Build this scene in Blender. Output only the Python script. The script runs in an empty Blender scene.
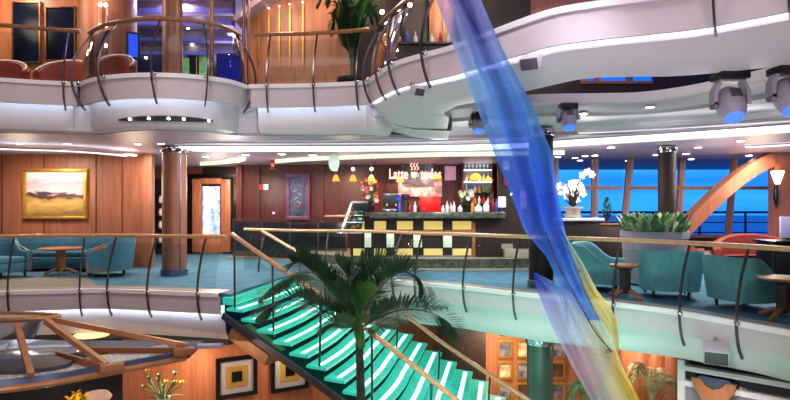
import bpy, bmesh, math, random
from mathutils import Vector, Matrix
random.seed(7)
PI = math.pi
SC = bpy.context.scene
COL = SC.collection
F, H, E = 560.0, 208.0, 1.65          # focal length (px), horizon row, eye height

# ---------------------------------------------------------------- coordinates
def X(px, Y): return (px - 395.0) * Y / F
def Z(py, Y): return E - (py - H) * Y / F
def W(px, py, Y): return Vector((X(px, Y), Y, Z(py, Y)))
def G(px, py, z):
    Y = F * (E - z) / (py - H)
    return Vector((X(px, Y), Y, z))

# ---------------------------------------------------------------- materials
def lin(h):
    h = h.lstrip('#')
    v = [int(h[i:i+2], 16) / 255 for i in (0, 2, 4)]
    return tuple((c / 12.92 if c <= .04045 else ((c + .055) / 1.055) ** 2.4) for c in v) + (1,)

def mat(name, hexc, rough=.5, metal=0., var=.12, scale=6., kind='noise', emit=0., ehex=None, hex2=None, bump=0., spec=.5, stretch=(1, 1, 1)):
    m = bpy.data.materials.new(name); m.use_nodes = True
    nt = m.node_tree; b = nt.nodes['Principled BSDF']
    b.inputs['Roughness'].default_value = rough
    b.inputs['Metallic'].default_value = metal
    b.inputs['Specular IOR Level'].default_value = spec
    c = lin(hexc)
    c2 = lin(hex2) if hex2 else tuple(max(0, x * (1 - var * 2)) for x in c[:3]) + (1,)
    tc = nt.nodes.new('ShaderNodeTexCoord'); mp = nt.nodes.new('ShaderNodeMapping')
    nt.links.new(tc.outputs['Object'], mp.inputs['Vector'])
    mp.inputs['Scale'].default_value = stretch
    if kind == 'wood':
        tx = nt.nodes.new('ShaderNodeTexNoise')
        mp.inputs['Scale'].default_value = stretch if stretch != (1, 1, 1) else (9, 9, .6)
        tx.inputs['Scale'].default_value = scale; tx.inputs['Detail'].default_value = 4; tx.inputs['Distortion'].default_value = .6
        out = tx.outputs['Fac']
    elif kind == 'brick':
        tx = nt.nodes.new('ShaderNodeTexVoronoi'); tx.inputs['Scale'].default_value = scale
        out = tx.outputs['Distance']
    else:
        tx = nt.nodes.new('ShaderNodeTexNoise'); tx.inputs['Scale'].default_value = scale; tx.inputs['Detail'].default_value = 3
        out = tx.outputs['Fac']
    nt.links.new(mp.outputs['Vector'], tx.inputs['Vector'])
    rp = nt.nodes.new('ShaderNodeValToRGB')
    rp.color_ramp.elements[0].position = .3; rp.color_ramp.elements[0].color = c2
    rp.color_ramp.elements[1].position = .7; rp.color_ramp.elements[1].color = c
    nt.links.new(out, rp.inputs['Fac']); nt.links.new(rp.outputs['Color'], b.inputs['Base Color'])
    if bump:
        bp = nt.nodes.new('ShaderNodeBump'); bp.inputs['Strength'].default_value = bump; bp.inputs['Distance'].default_value = .01
        nt.links.new(out, bp.inputs['Height']); nt.links.new(bp.outputs['Normal'], b.inputs['Normal'])
    if emit:
        b.inputs['Emission Color'].default_value = lin(ehex or hexc); b.inputs['Emission Strength'].default_value = emit
    return m

def glass(name, tint, gloss=.12, rough=.03):
    m = bpy.data.materials.new(name); m.use_nodes = True; nt = m.node_tree
    for n in list(nt.nodes): nt.nodes.remove(n)
    o = nt.nodes.new('ShaderNodeOutputMaterial'); mx = nt.nodes.new('ShaderNodeMixShader')
    t = nt.nodes.new('ShaderNodeBsdfTransparent'); g = nt.nodes.new('ShaderNodeBsdfGlossy')
    t.inputs['Color'].default_value = lin(tint); g.inputs['Roughness'].default_value = rough
    lw = nt.nodes.new('ShaderNodeLayerWeight'); lw.inputs['Blend'].default_value = gloss
    nt.links.new(lw.outputs['Fresnel'], mx.inputs['Fac'])
    nt.links.new(t.outputs[0], mx.inputs[1]); nt.links.new(g.outputs[0], mx.inputs[2]); nt.links.new(mx.outputs[0], o.inputs[0])
    return m

def fabric(name, alpha):
    """dyed open-weave mesh cloth: colour from the cloth's own dye attribute, threads let light through"""
    m = bpy.data.materials.new(name); m.use_nodes = True; nt = m.node_tree
    for n in list(nt.nodes): nt.nodes.remove(n)
    o = nt.nodes.new('ShaderNodeOutputMaterial'); mx = nt.nodes.new('ShaderNodeMixShader'); ad = nt.nodes.new('ShaderNodeMixShader')
    t = nt.nodes.new('ShaderNodeBsdfTransparent'); d = nt.nodes.new('ShaderNodeBsdfDiffuse'); tl = nt.nodes.new('ShaderNodeBsdfTranslucent')
    at = nt.nodes.new('ShaderNodeAttribute'); at.attribute_name = 'dye'
    ns = nt.nodes.new('ShaderNodeTexNoise'); ns.inputs['Scale'].default_value = 55; ns.inputs['Detail'].default_value = 4
    tc = nt.nodes.new('ShaderNodeTexCoord'); nt.links.new(tc.outputs['Object'], ns.inputs['Vector'])
    mr = nt.nodes.new('ShaderNodeMapRange'); mr.inputs[1].default_value = .3; mr.inputs[2].default_value = .7
    mr.inputs[3].default_value = alpha - .10; mr.inputs[4].default_value = alpha + .10
    nt.links.new(ns.outputs['Fac'], mr.inputs[0])
    mm = nt.nodes.new('ShaderNodeMath'); mm.operation = 'MULTIPLY'
    nt.links.new(mr.outputs[0], mm.inputs[0]); nt.links.new(at.outputs['Alpha'], mm.inputs[1])
    nt.links.new(at.outputs['Color'], d.inputs['Color']); nt.links.new(at.outputs['Color'], tl.inputs['Color'])
    tr = nt.nodes.new('ShaderNodeMix'); tr.data_type = 'RGBA'; tr.inputs[0].default_value = .55
    tr.inputs[6].default_value = (1, 1, 1, 1); nt.links.new(at.outputs['Color'], tr.inputs[7]); nt.links.new(tr.outputs[2], t.inputs['Color'])
    ad.inputs[0].default_value = .45
    nt.links.new(d.outputs[0], ad.inputs[1]); nt.links.new(tl.outputs[0], ad.inputs[2])
    nt.links.new(mm.outputs[0], mx.inputs[0]); nt.links.new(t.outputs[0], mx.inputs[1]); nt.links.new(ad.outputs[0], mx.inputs[2])
    nt.links.new(mx.outputs[0], o.inputs[0])
    return m

M = {}
def defmats():
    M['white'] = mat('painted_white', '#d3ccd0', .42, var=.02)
    M['mauve'] = mat('mauve_panel', '#cbbfc4', .45, var=.02)
    M['lip'] = mat('lip_white', '#ece6ea', .35, var=.02)
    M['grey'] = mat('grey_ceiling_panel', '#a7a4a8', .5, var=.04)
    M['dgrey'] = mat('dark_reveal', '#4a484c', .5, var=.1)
    M['purple_ceiling'] = mat('mauve_ceiling', '#b3a0ac', .4, var=.04)
    M['upper_ceiling'] = mat('upper_ceiling_paint', '#9b8596', .5, var=.06)
    M['carpet'] = mat('teal_carpet', '#4a7a92', .9, var=.3, scale=2.5, hex2='#35607e', bump=.2)
    M['stone'] = mat('beige_stone', '#b9aca0', .25, var=.14, scale=4)
    M['wood'] = mat('warm_wood', '#9c6650', .38, kind='wood', hex2='#804e3c', scale=1.6)
    M['woodo'] = mat('orange_wood', '#b87450', .35, kind='wood', hex2='#9a5a3c', scale=1.6)
    M['wooddark'] = mat('dark_mahogany', '#5c2020', .3, kind='wood', hex2='#3a1213', scale=1.6)
    M['walnut'] = mat('dark_walnut', '#35221c', .45, kind='wood', hex2='#211512', scale=1.6)
    M['rail'] = mat('handrail_oak', '#d9a878', .28, kind='wood', hex2='#c08a5c', stretch=(3, 3, 3))
    M['railup'] = mat('handrail_walnut', '#a8754f', .28, kind='wood', hex2='#875a3a', stretch=(3, 3, 3))
    M['steel'] = mat('dark_steel', '#6e686c', .25, metal=.85, var=.08)
    M['chrome'] = mat('chrome', '#c4c4cc', .12, metal=1, var=.04)
    M['bronze'] = mat('bronze', '#8a6148', .3, metal=.7, var=.1)
    M['copper'] = mat('copper_beam', '#c48a5e', .35, metal=.35, var=.12)
    M['black'] = mat('black_lacquer', '#0c0c10', .25, var=.2)
    M['blackm'] = mat('black_matt', '#18171a', .6, var=.2)
    M['glass'] = glass('clear_glass', '#eef6f4', .08)
    M['sglass'] = glass('balustrade_glass', '#e2ece9', .12)
    M['wglass'] = glass('window_glass', '#e9f2ff', .06)
    M['dglass'] = mat('smoked_glass', '#20262c', .08, var=.2, spec=.8)
    M['teal'] = mat('teal_upholstery', '#64a2ac', .75, var=.12, scale=14, bump=.1)
    M['teald'] = mat('teal_weave', '#46809a', .8, var=.2, scale=40)
    M['navy'] = mat('blue_velvet', '#2f6a8a', .7, var=.2, scale=6)
    M['red'] = mat('red_upholstery', '#86342e', .6, var=.15, scale=9)
    M['tan'] = mat('table_wood', '#a86c46', .5, kind='wood', hex2='#8e5534')
    M['gold'] = mat('gilt_frame', '#d0a245', .3, metal=.6, var=.15)
    M['marble'] = mat('dark_green_marble', '#5d625a', .2, var=.35, scale=9, hex2='#33372f')
    M['lamp'] = mat('lamp_white', '#ffffff', .5, emit=14, ehex='#fff2e2')
    M['lampc'] = mat('lamp_cool', '#ffffff', .5, emit=3.2, ehex='#eaf6ff')
    M['strip'] = mat('strip_light', '#ffffff', .5, emit=2.0, ehex='#f0f8ff')
    M['strip2'] = mat('green_cove_strip', '#f0ffe0', .5, emit=.8, ehex='#e2f7cf')
    M['covew'] = mat('cove_light', '#ffffff', .5, emit=24, ehex='#dcf0ff')
    M['coveg'] = mat('cove_light_aqua', '#ffffff', .5, emit=2.6, ehex='#a4f0d4')
    M['tread'] = mat('lit_tread_glass', '#3fb8a6', .2, emit=.62, ehex='#2ab8a0', var=.2, scale=10)
    M['tstrip'] = mat('tread_lamp', '#e8fff8', .3, emit=2.6, ehex='#b4ffec')
    M['amber'] = mat('amber_lit_panel', '#d8c078', .4, emit=.5, ehex='#f0d470', var=.08, scale=3)
    M['amberlamp'] = mat('amber_shade', '#ffa030', .3, emit=1.5, ehex='#ff8a1c')
    M['bluelamp'] = mat('blue_lens', '#5070ff', .2, emit=6, ehex='#1436ff')
    M['pilaster'] = mat('pale_pilaster', '#dfe6d4', .4, emit=.35, ehex='#e4f4d8')
    M['leaf'] = mat('leaf_green', '#528a50', .5, var=.35, scale=5)
    M['leafd'] = mat('palm_green', '#2a5c38', .5, var=.35, scale=5)
    M['leafl'] = mat('pale_leaf', '#ccd8a4', .5, var=.3, scale=5)
    M['leafb'] = mat('bright_leaf', '#4f9440', .45, var=.3, scale=5)
    M['orchid'] = mat('orchid_white', '#f2eef4', .5, var=.05)
    M['yellow'] = mat('yellow_petal', '#e8b818', .5, var=.1)
    M['redp'] = mat('red_petal', '#c22a26', .5, var=.2)
    M['orangep'] = mat('orange_petal', '#d8783a', .5, var=.2)
    M['pink'] = mat('pink_petal', '#e8b8c0', .5, var=.1)
    M['stem'] = mat('plant_stem', '#5a5a3a', .6, var=.2)
    M['trunk'] = mat('palm_trunk', '#4a5240', .7, var=.3, scale=12, bump=.4)
    M['planter'] = mat('grey_planter', '#8e8b96', .45, var=.08)
    M['ceramic'] = mat('white_ceramic', '#ece8ea', .25, var=.03)
    M['fixture'] = mat('grey_fixture', '#a9a4b4', .4, var=.06)
    M['speaker'] = mat('speaker_housing', '#c3bcc2', .5, var=.04)
    M['grille'] = mat('speaker_grille', '#57545a', .6, var=.2, scale=120)
    M['pebble'] = mat('white_pebble_bed', '#d8d2d0', .6, kind='brick', scale=22, hex2='#9a9492', bump=.5)
    M['steelblue'] = mat('brushed_blue_steel', '#5d6886', .3, metal=.6, var=.15)
    M['screen'] = mat('blue_screen', '#1030c0', .2, emit=1.3, ehex='#1d49ff', var=.5, scale=9)
    M['screend'] = mat('dim_blue_screen', '#0c1450', .2, emit=.35, ehex='#1c2cb0', var=.5, scale=7)
    M['sealed'] = mat('night_window', '#060a16', .2, var=.4, scale=1.5, hex2='#0d1a38', spec=.2)
    M['purpled'] = mat('dim_violet_wall', '#2c2838', .5, var=.2)
    M['violet'] = mat('violet_cove', '#6a6ac0', .5, emit=.3, ehex='#6a66c8')
    M['greenlit'] = mat('green_lit_panel', '#90d080', .5, emit=.2, ehex='#8fd878', var=.3, scale=4)
    M['orangelit'] = mat('orange_lit_panel', '#e0a050', .5, emit=.5, ehex='#e8a050', var=.3, scale=4)
    M['sea'] = mat('sea_water', '#0a2450', .25, var=.3, scale=.02)
    M['columng'] = mat('green_lacquer_column', '#4a6050', .35, var=.12, scale=2, hex2='#3c5046')
    M['sconce'] = mat('sconce_glass', '#fff0d8', .4, emit=5, ehex='#ffdcae')
    M['stringer'] = mat('dark_mauve_metal', '#57505e', .35, metal=.5, var=.1)
    M['underside'] = mat('tread_gap_shade', '#0a1414', .7, var=.2)
    M['coldark'] = mat('dark_column_lacquer', '#22140f', .6, var=.2, spec=.25)
    M['covew2'] = mat('cove_light_soft', '#ffffff', .5, emit=16, ehex='#e4eeff')
    M['metalplate'] = mat('brushed_plate', '#b7a9b0', .3, metal=.5, var=.08)

# ---------------------------------------------------------------- mesh builder
class MB:
    def __init__(self): self.bm = bmesh.new(); self.sharp = 38
    def face(self, pts):
        return self.bm.faces.new([self.bm.verts.new(p) for p in pts])
    def grid(self, rows, closed=False):
        vs = [[self.bm.verts.new(p) for p in r] for r in rows]
        for i in range(len(vs) - 1):
            n = len(vs[i])
            for j in range(n if closed else n - 1):
                a, b, c, d = vs[i][j], vs[i][(j+1) % n], vs[i+1][(j+1) % n], vs[i+1][j]
                try: self.bm.faces.new((a, b, c, d))
                except ValueError: pass
        return vs
    def xf(self, fn):
        pass
    def box(self, c, s, rz=0, bev=0., rot=None, seg=2):
        R = rot if rot is not None else Matrix.Rotation(rz, 3, 'Z')
        r = bmesh.ops.create_cube(self.bm, size=1)
        vs = r['verts']
        for v in vs: v.co = Vector((v.co.x * s[0], v.co.y * s[1], v.co.z * s[2]))
        if bev:
            es = list({e for v in vs for e in v.link_edges})
            rb = bmesh.ops.bevel(self.bm, geom=es, offset=bev, segments=seg, affect='EDGES', profile=.5, clamp_overlap=True)
            vs = list({v for f in rb['faces'] for v in f.verts} | {v for v in vs if v.is_valid})
        for v in vs: v.co = R @ v.co + Vector(c)
        return self
    def tube(self, pts, r, seg=8, caps=True, flat=1.):
        pts = [Vector(p) for p in pts]; n = len(pts)
        rr = r if isinstance(r, (list, tuple)) else [r] * n
        rows = []; prev = None
        for i in range(n):
            t = (pts[min(i+1, n-1)] - pts[max(i-1, 0)])
            if t.length < 1e-9: t = Vector((0, 0, 1))
            t.normalize()
            if prev is None:
                up = Vector((0, 0, 1)) if abs(t.z) < .9 else Vector((1, 0, 0))
            else: up = prev
            a = t.cross(up)
            if a.length < 1e-6: a = t.orthogonal()
            a.normalize(); b = a.cross(t).normalized(); prev = b
            rows.append([pts[i] + (a * math.cos(k * 2 * PI / seg) + b * (math.sin(k * 2 * PI / seg) * flat)) * rr[i] for k in range(seg)])
        vs = self.grid(rows, True)
        if caps:
            for row in (vs[0], vs[-1]):
                try: self.bm.faces.new(row)
                except ValueError: pass
        return self
    def bar(self, pts, w, h, side=None):
        """rectangular section bar along pts; w across, h in the up direction"""
        pts = [Vector(p) for p in pts]; n = len(pts); rows = []
        for i in range(n):
            t = (pts[min(i+1, n-1)] - pts[max(i-1, 0)]).normalized()
            s = Vector(side) if side is not None else t.cross(Vector((0, 0, 1)))
            if s.length < 1e-6: s = Vector((1, 0, 0))
            s.normalize(); u = s.cross(t).normalized()
            rows.append([pts[i] + s * (a * w / 2) + u * (b * h / 2) for a, b in ((-1, -1), (1, -1), (1, 1), (-1, 1))])
        vs = self.grid(rows, True)
        for row in (vs[0], vs[-1]):
            try: self.bm.faces.new(row)
            except ValueError: pass
        return self
    def lathe(self, prof, c=(0, 0, 0), seg=24, sx=1, sy=1, a0=0, a1=2 * PI):
        c = Vector(c); full = abs(a1 - a0 - 2 * PI) < 1e-6; n = seg if full else seg + 1
        rows = [[c + Vector((max(r, 1e-4) * math.cos(a0 + (a1 - a0) * k / seg) * sx, max(r, 1e-4) * math.sin(a0 + (a1 - a0) * k / seg) * sy, z)) for k in range(n)] for r, z in prof]
        vs = self.grid(rows, full)
        for row in (vs[0], vs[-1]):
            if full:
                try: self.bm.faces.new(row)
                except ValueError: pass
        return self
    def ball(self, c, r, sx=1, sy=1, sz=1, u=12, v=8):
        res = bmesh.ops.create_uvsphere(self.bm, u_segments=u, v_segments=v, radius=r)
        for w in res['verts']: w.co = Vector((w.co.x * sx, w.co.y * sy, w.co.z * sz)) + Vector(c)
        return self
    def prism(self, poly, z0, z1):
        b = [self.bm.verts.new((p[0], p[1], z0)) for p in poly]; t = [self.bm.verts.new((p[0], p[1], z1)) for p in poly]
        self.bm.faces.new(b[::-1]); self.bm.faces.new(t)
        n = len(poly)
        for i in range(n): self.bm.faces.new((b[i], b[(i+1) % n], t[(i+1) % n], t[i]))
        return self
    def vprism(self, poly, y0, y1):
        """polygon in x,z extruded along y"""
        b = [self.bm.verts.new((p[0], y0, p[1])) for p in poly]; t = [self.bm.verts.new((p[0], y1, p[1])) for p in poly]
        self.bm.faces.new(b); self.bm.faces.new(t[::-1])
        n = len(poly)
        for i in range(n): self.bm.faces.new((b[i], t[i], t[(i+1) % n], b[(i+1) % n]))
        return self
    def xform(self, mtx):
        for v in self.bm.verts: v.co = mtx @ v.co
        return self
    def build(self, name, m, parent=None, local=False, smooth=True):
        bm = self.bm
        bmesh.ops.recalc_face_normals(bm, faces=bm.faces[:])
        me = bpy.data.meshes.new(name)
        if parent is not None and not local:
            off = OFF[parent.name]
            for v in bm.verts: v.co -= off
        bm.to_mesh(me); bm.free()
        me.materials.append(m)
        if smooth:
            me.shade_smooth(); me.set_sharp_from_angle(angle=math.radians(self.sharp))
        o = bpy.data.objects.new(name, me); COL.objects.link(o)
        if parent is not None:
            o.parent = parent; OFF[o.name] = OFF[parent.name]
        else: OFF[o.name] = Vector((0, 0, 0))
        return o
OFF = {}
def thing(name, label, cat, loc=(0, 0, 0), rz=0, group=None):
    o = bpy.data.objects.new(name, None); COL.objects.link(o); o.empty_display_size = .1
    o.location = loc; o.rotation_euler = (0, 0, rz)
    o['label'] = label; o['category'] = cat
    if group: o['group'] = group
    OFF[o.name] = Vector(loc)
    return o
def tag(o, label, cat, group=None):
    o['label'] = label; o['category'] = cat
    if group: o['group'] = group
    return o
def struct(o): o['kind'] = 'structure'; return o
def dup(root, loc=None, rz=None, label=None, group=None):
    r = root.copy(); COL.objects.link(r)
    if loc is not None: r.location = loc
    if rz is not None: r.rotation_euler = (0, 0, rz)
    if label: r['label'] = label
    if group: r['group'] = group
    for ch in list(root.children):
        c = ch.copy(); COL.objects.link(c); c.parent = r
        for g in list(ch.children):
            d = g.copy(); COL.objects.link(d); d.parent = c
    OFF[r.name] = Vector(r.location)
    return r
def smooth(pts, n=8):
    pts = [Vector(p) for p in pts]
    P = [pts[0] * 2 - pts[1]] + pts + [pts[-1] * 2 - pts[-2]]; out = []
    for i in range(1, len(P) - 2):
        a, b, c, d = P[i-1], P[i], P[i+1], P[i+2]
        for k in range(n):
            t = k / n
            out.append(.5 * ((2 * b) + (c - a) * t + (2 * a - 5 * b + 4 * c - d) * t * t + (3 * b - a - 3 * c + d) * t ** 3))
    out.append(pts[-1])
    return out
def normals(path):
    """horizontal unit normals of a path, pointing out over the atrium"""
    out = []; n = len(path)
    for i in range(n):
        t = path[min(i+1, n-1)] - path[max(i-1, 0)]
        v = Vector((t.y, -t.x, 0)).normalized()
        out.append(v)
    return out
def sweep(path, prof, mb=None, nrm=None):
    """prof: list of (outward offset, z) or function(i, n)->list"""
    mb = mb or MB(); nrm = nrm or normals(path); n = len(path); rows = []
    for i, p in enumerate(path):
        pr = prof(i, n) if callable(prof) else prof
        rows.append([Vector((p.x, p.y, 0)) + nrm[i] * o + Vector((0, 0, z)) for o, z in pr])
    mb.grid(rows)
    return mb
def px_of(p): return 395 + p.x / p.y * F
def near_px(path, px):
    return min(range(len(path)), key=lambda i: abs(px_of(path[i]) - px))

def lamp(kind, name, loc, energy, color='#ffffff', size=.3, target=None, spot=None, sy=None):
    l = bpy.data.lights.new(name, kind); l.energy = energy; l.color = lin(color)[:3]
    if kind == 'AREA':
        l.size = size
        if sy: l.shape = 'RECTANGLE'; l.size_y = sy
        else: l.shape = 'DISK'
    else: l.shadow_soft_size = size
    if kind == 'SPOT' and spot: l.spot_size = math.radians(spot); l.spot_blend = .6
    o = bpy.data.objects.new(name, l); COL.objects.link(o); o.location = loc
    if target is not None:
        o.rotation_euler = (Vector(target) - Vector(loc)).to_track_quat('-Z', 'Y').to_euler()
    return o
defmats()
# ================================================================ deck edges
def ring(zs, pts): return [G(px, py, zs) for px, py in pts]
ZU = 4.16
midL = smooth(ring(0, [(-110, 296), (-50, 293), (0, 291), (60, 289.4), (100, 288.4)]), 6) + smooth(ring(0, [(110, 288.6), (150, 290), (200, 292), (220, 293)]), 6)
stairTopN = Vector((-3.16, 10.6, 0)); stairTopF = Vector((-2.59, 13.8, 0))
midR = smooth([Vector((-2.55, 13.95, 0)), Vector((-1.3, 13.75, 0)), Vector((-.2, 13.2, 0)), Vector((.25, 12.65, 0)), Vector((.62, 12.35, 0))]
              + ring(0, [(450, 284.5), (500, 290), (530, 293), (590, 299), (670, 309), (740, 321), (790, 330), (860, 344)]) + [Vector((5.95, 5.2, 0)), Vector((6.0, 3.0, 0))], 6)
upA = smooth(ring(ZU, [(-110, 72.5), (-50, 75.5), (0, 78), (40, 80.5), (77, 82.3)]), 6)
upB = smooth(ring(ZU, [(79, 84), (88, 80), (100, 77), (120, 74.5), (145, 73.2), (172, 73.5), (200, 75.6), (225, 79), (241, 83.5), (248.5, 87)]), 5)
upC = smooth(ring(ZU, [(251, 84.6), (300, 84), (340, 82.6), (366, 81)]), 6)
upD = smooth(ring(ZU, [(369, 80), (379, 72.5), (390, 65.5), (402, 60), (428, 52.5), (450, 46.5), (470, 39.5), (495, 30), (534, 15.5), (560, 8), (597, 2), (650, -5), (700, -12), (790, -33), (860, -52)]) + [Vector((4.85, 4.2, 0)), Vector((5.0, 2.5, 0))], 5)
upLeft = upA + upB + upC

# fascias, lips, coves (parts of the building)
def deck_trim(path, z, pf, fascia_h, lipm, fasm, covem, panm, pan, k0, lh=.08):
    nr = normals(path)
    struct(sweep(path, [(-.02, z + .002), (.05, z), (.05, z - lh), (0, z - lh)], nrm=nr).build(f'trim_{k0}', lipm))
    zb = z - fascia_h
    struct(sweep(path, [(.0, z - lh), (.0, zb), (-.03, zb - .005), (-.034, zb), (-.034, z - lh)], nrm=nr).build(f'trim_{k0+1}', fasm))
    struct(sweep(path[2:-2], [(-.037, zb + .055), (-.037, zb + .125)], nrm=nr[2:-2]).build(f'trim_{k0+2}', covem))
    struct(sweep(path, pan, nrm=nr).build(f'trim_{k0+3}', panm))

panA = [(-.035, 3.9), (-.17, 3.88), (-.17, 3.7), (-.18, 3.32), (-.22, 3.21), (-.34, 3.17), (-.62, 3.16)]
upExt = [G(380, 81.5, ZU), G(395, 82.5, ZU)]
deck_trim(upLeft + upExt, ZU, None, .46, M['lip'], M['mauve'], M['covew'], M['white'], panA, 1)
def panD(i, n):
    t = min(1, i / 22)
    d = 1.6 * (1 - t) + .62 * t
    u = max(0, (i - 52) / 14); d += .5 * min(1, u)
    zb = 3.155 * (1 - t) + 3.40 * t
    return [(-.035, 3.9), (-.10, 3.88), (-.10, 3.72), (-.115, 3.64), (-.12 - .25 * d, zb + .1), (-.12 - .55 * d, zb + .02), (-.12 - d, zb), (-.14 - d, zb + .12), (-.14 - d, 3.9)]
upDx = [G(371, 96, ZU), G(369.5, 89, ZU)] + upD
deck_trim(upDx, ZU, None, .46, M['lip'], M['mauve'], M['covew2'], M['white'], panD, 5)
panM = [(-.035, -.25), (-.16, -.26), (-.16, -.45), (-.2, -.8), (-.3, -.97), (-.9, -1.02)]
deck_trim(midL, 0, None, .42, M['lip'], M['mauve'], M['covew'], M['white'], panM, 9)
def panMR(i, n):
    k = min(1, max(0, (px_of(midR[i]) - 540) / 200)); k = 1 - .2 * k
    return [(-.035, -.25), (-.16, -.26), (-.16, -.45), (-.20, -.75 * k), (-.24, -.92 * k), (-.30, -.98 * k), (-.9, -.99 * k)]
deck_trim(midR, 0, None, .40, M['lip'], M['mauve'], M['coveg'], M['white'], panMR, 13)
# black strip on the bulging balcony, its colour standing for a shaded slot
nb = normals(upB)
ib0, ib1 = near_px(upB, 112), near_px(upB, 222)
def slotp(i, n):
    h = .052 * math.sin(PI * (i + .3) / (n - .4)) ** .5
    return [(-.17, 3.345 - h), (-.155, 3.34 - h), (-.155, 3.34 + h), (-.17, 3.345 + h)]
struct(sweep(upB[ib0:ib1], slotp, nrm=nb[ib0:ib1]).build('trim_17', M['blackm']))

# floors
def poly_floor(name, pts, z, m, th=.05):
    mb = MB(); mb.prism([(p[0], p[1]) for p in pts], z - th, z); return struct(mb.build(name, m, smooth=False))
eL = [(p.x, p.y + .01) for p in midL]; eR = [(p.x, p.y) for p in midR]
poly_floor('floor', eL + [(-3.16, 10.75), (-2.62, 13.95)] + eR[1:] + [(13, 2.9), (13, 22), (-13, 22), (-13, 11)], -.003, M['carpet'])
# stone border along the balcony edge
def border(path, name, w, m, z):
    mb = MB(); sweep(path, [(-.03, z), (-w, z)], mb); return struct(mb.build(name, m))
border(midL, 'floor_border', .42, M['stone'], .004)
q = MB(); q.face([(p.x, p.y + .4, .003) for p in midL if px_of(p) < 92] + [(X(88, 13.2), 13.2, .003), (-13, 13.6, .003)]) ; struct(q.build('floor_border', M['stone']))
border(midR, 'floor_border', .3, M['stone'], .004)
# lower ceiling, under the walkway
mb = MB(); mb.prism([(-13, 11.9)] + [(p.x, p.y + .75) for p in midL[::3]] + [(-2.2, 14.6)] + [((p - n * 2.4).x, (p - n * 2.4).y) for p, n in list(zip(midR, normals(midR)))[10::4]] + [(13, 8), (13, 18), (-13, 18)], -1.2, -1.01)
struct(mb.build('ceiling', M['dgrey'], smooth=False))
poly_floor('floor', [(-14, -6), (14, -6), (14, 18), (-14, 18)], -3.35, M['stone'])
# upper floor
rearP = smooth([Vector((-.45, 11.25, 0)), Vector((.5, 10.75, 0)), Vector((1.5, 10.25, 0)), Vector((2.5, 9.9, 0)), Vector((3.5, 9.8, 0)), Vector((4.25, 9.7, 0)), Vector((4.8, 9.2, 0)), Vector((5.2, 8.4, 0)), Vector((5.6, 7.2, 0)), Vector((5.9, 6, 0)), Vector((6.2, 3.5, 0))], 6)
poly_floor('floor', [(p.x, p.y + .06) for p in upLeft] + [(-.3, 11.3), (2.4, 11.6), (2.4, 16.5), (-1, 26), (-13, 26), (-13, 11)], ZU - .003, M['carpet'], .4)
mb = MB(); sweep(upD, [(-.02, ZU - .003), (-1.75, ZU - .003), (-1.75, ZU - .3), (-.7, ZU - .3)], mb); struct(mb.build('floor', M['carpet']))
# main ceiling over the walkway level, with its stepped edge
nrR = normals(rearP)
struct(sweep(rearP, [(-.3, 3.66), (0, 3.66), (0, 3.50), (-.03, 3.48)], nrm=nrR).build('trim_18', M['white']))
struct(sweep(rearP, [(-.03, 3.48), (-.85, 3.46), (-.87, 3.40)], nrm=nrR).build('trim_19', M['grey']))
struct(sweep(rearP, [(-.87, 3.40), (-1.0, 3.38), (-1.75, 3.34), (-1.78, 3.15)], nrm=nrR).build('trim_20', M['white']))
cpts = [(p.x - n.x * 1.75, p.y - n.y * 1.75) for p, n in list(zip(rearP, nrR))[4:-2]]
cl = [(p.x - n.x * 1.35, p.y - n.y * 1.35) for p, n in zip(upA + upC, normals(upA) + normals(upC))]
mb = MB(); cb = [(p.x - n.x * .42, p.y - n.y * .42) for p, n in zip(upB, nb) if 104 < px_of(p) < 226]
mb.prism([(-13, 11.35), (-7.8, 11.2), (-6.25, 11.55), (-6.0, 11.45)] + cb + [(-3.35, 11.55), (-3.0, 11.7), (-1.5, 11.65), (-.75, 11.5)] + cpts + [(13, 4.5), (13, 22), (-13, 22)], 3.152, 3.22)
struct(mb.build('ceiling', M['purple_ceiling'], smooth=False))

# light troughs in that ceiling
def strip(name, pts, w, m, label, z=3.145):
    p = smooth([G(a, b, z) for a, b in pts], 8); n = normals(p)
    r = thing(name, label, 'ceiling light', p[len(p)//2])
    q = MB(); rows = []
    sweep(p, [(w / 2, z), (w / 2, z - .02), (-w / 2, z - .02), (-w / 2, z)], q, n); q.build('diffuser', m, r)
    q = MB(); sweep(p, [(w / 2 + .04, z), (w / 2 + .04, z - .04), (w / 2, z - .04), (w / 2, z)], q, n); sweep(p, [(-w / 2, z), (-w / 2, z - .04), (-w / 2 - .04, z - .04), (-w / 2 - .04, z)], q, n)
    q.build('trim', M['white'], r)
    return r
strip('ceiling_light_trough', [(184, 147.6), (280, 147.8), (380, 147.3), (470, 146.3), (540, 143.5), (600, 139.8), (660, 136), (720, 132), (800, 126)], 1.25, M['strip'], 'wide white glowing trough curving across the ceiling in front of the coffee bar')
strip('ceiling_light_strip', [(184, 142.3), (280, 142.2), (380, 141.4), (470, 139.2), (540, 135)], .13, M['strip'], 'thin white light line in the ceiling edge ahead of the wide glowing trough')
strip('ceiling_light_strip', [(-40, 146), (0, 147.5), (60, 149.5), (100, 152), (131, 155.0)], .36, M['strip'], 'curved white ceiling light over the framed oil painting', z=3.04)
strip('ceiling_light_strip', [(578, 131.5), (650, 127.8), (720, 123.5), (800, 118)], .15, M['strip'], 'thin white light line above the blue windows beside the moving spotlights', z=3.14)
strip('ceiling_light_strip', [(745, 146), (790, 143.5), (830, 141)], .4, M['strip'], 'short white ceiling light over the arched wooden beam', z=3.14)
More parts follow.
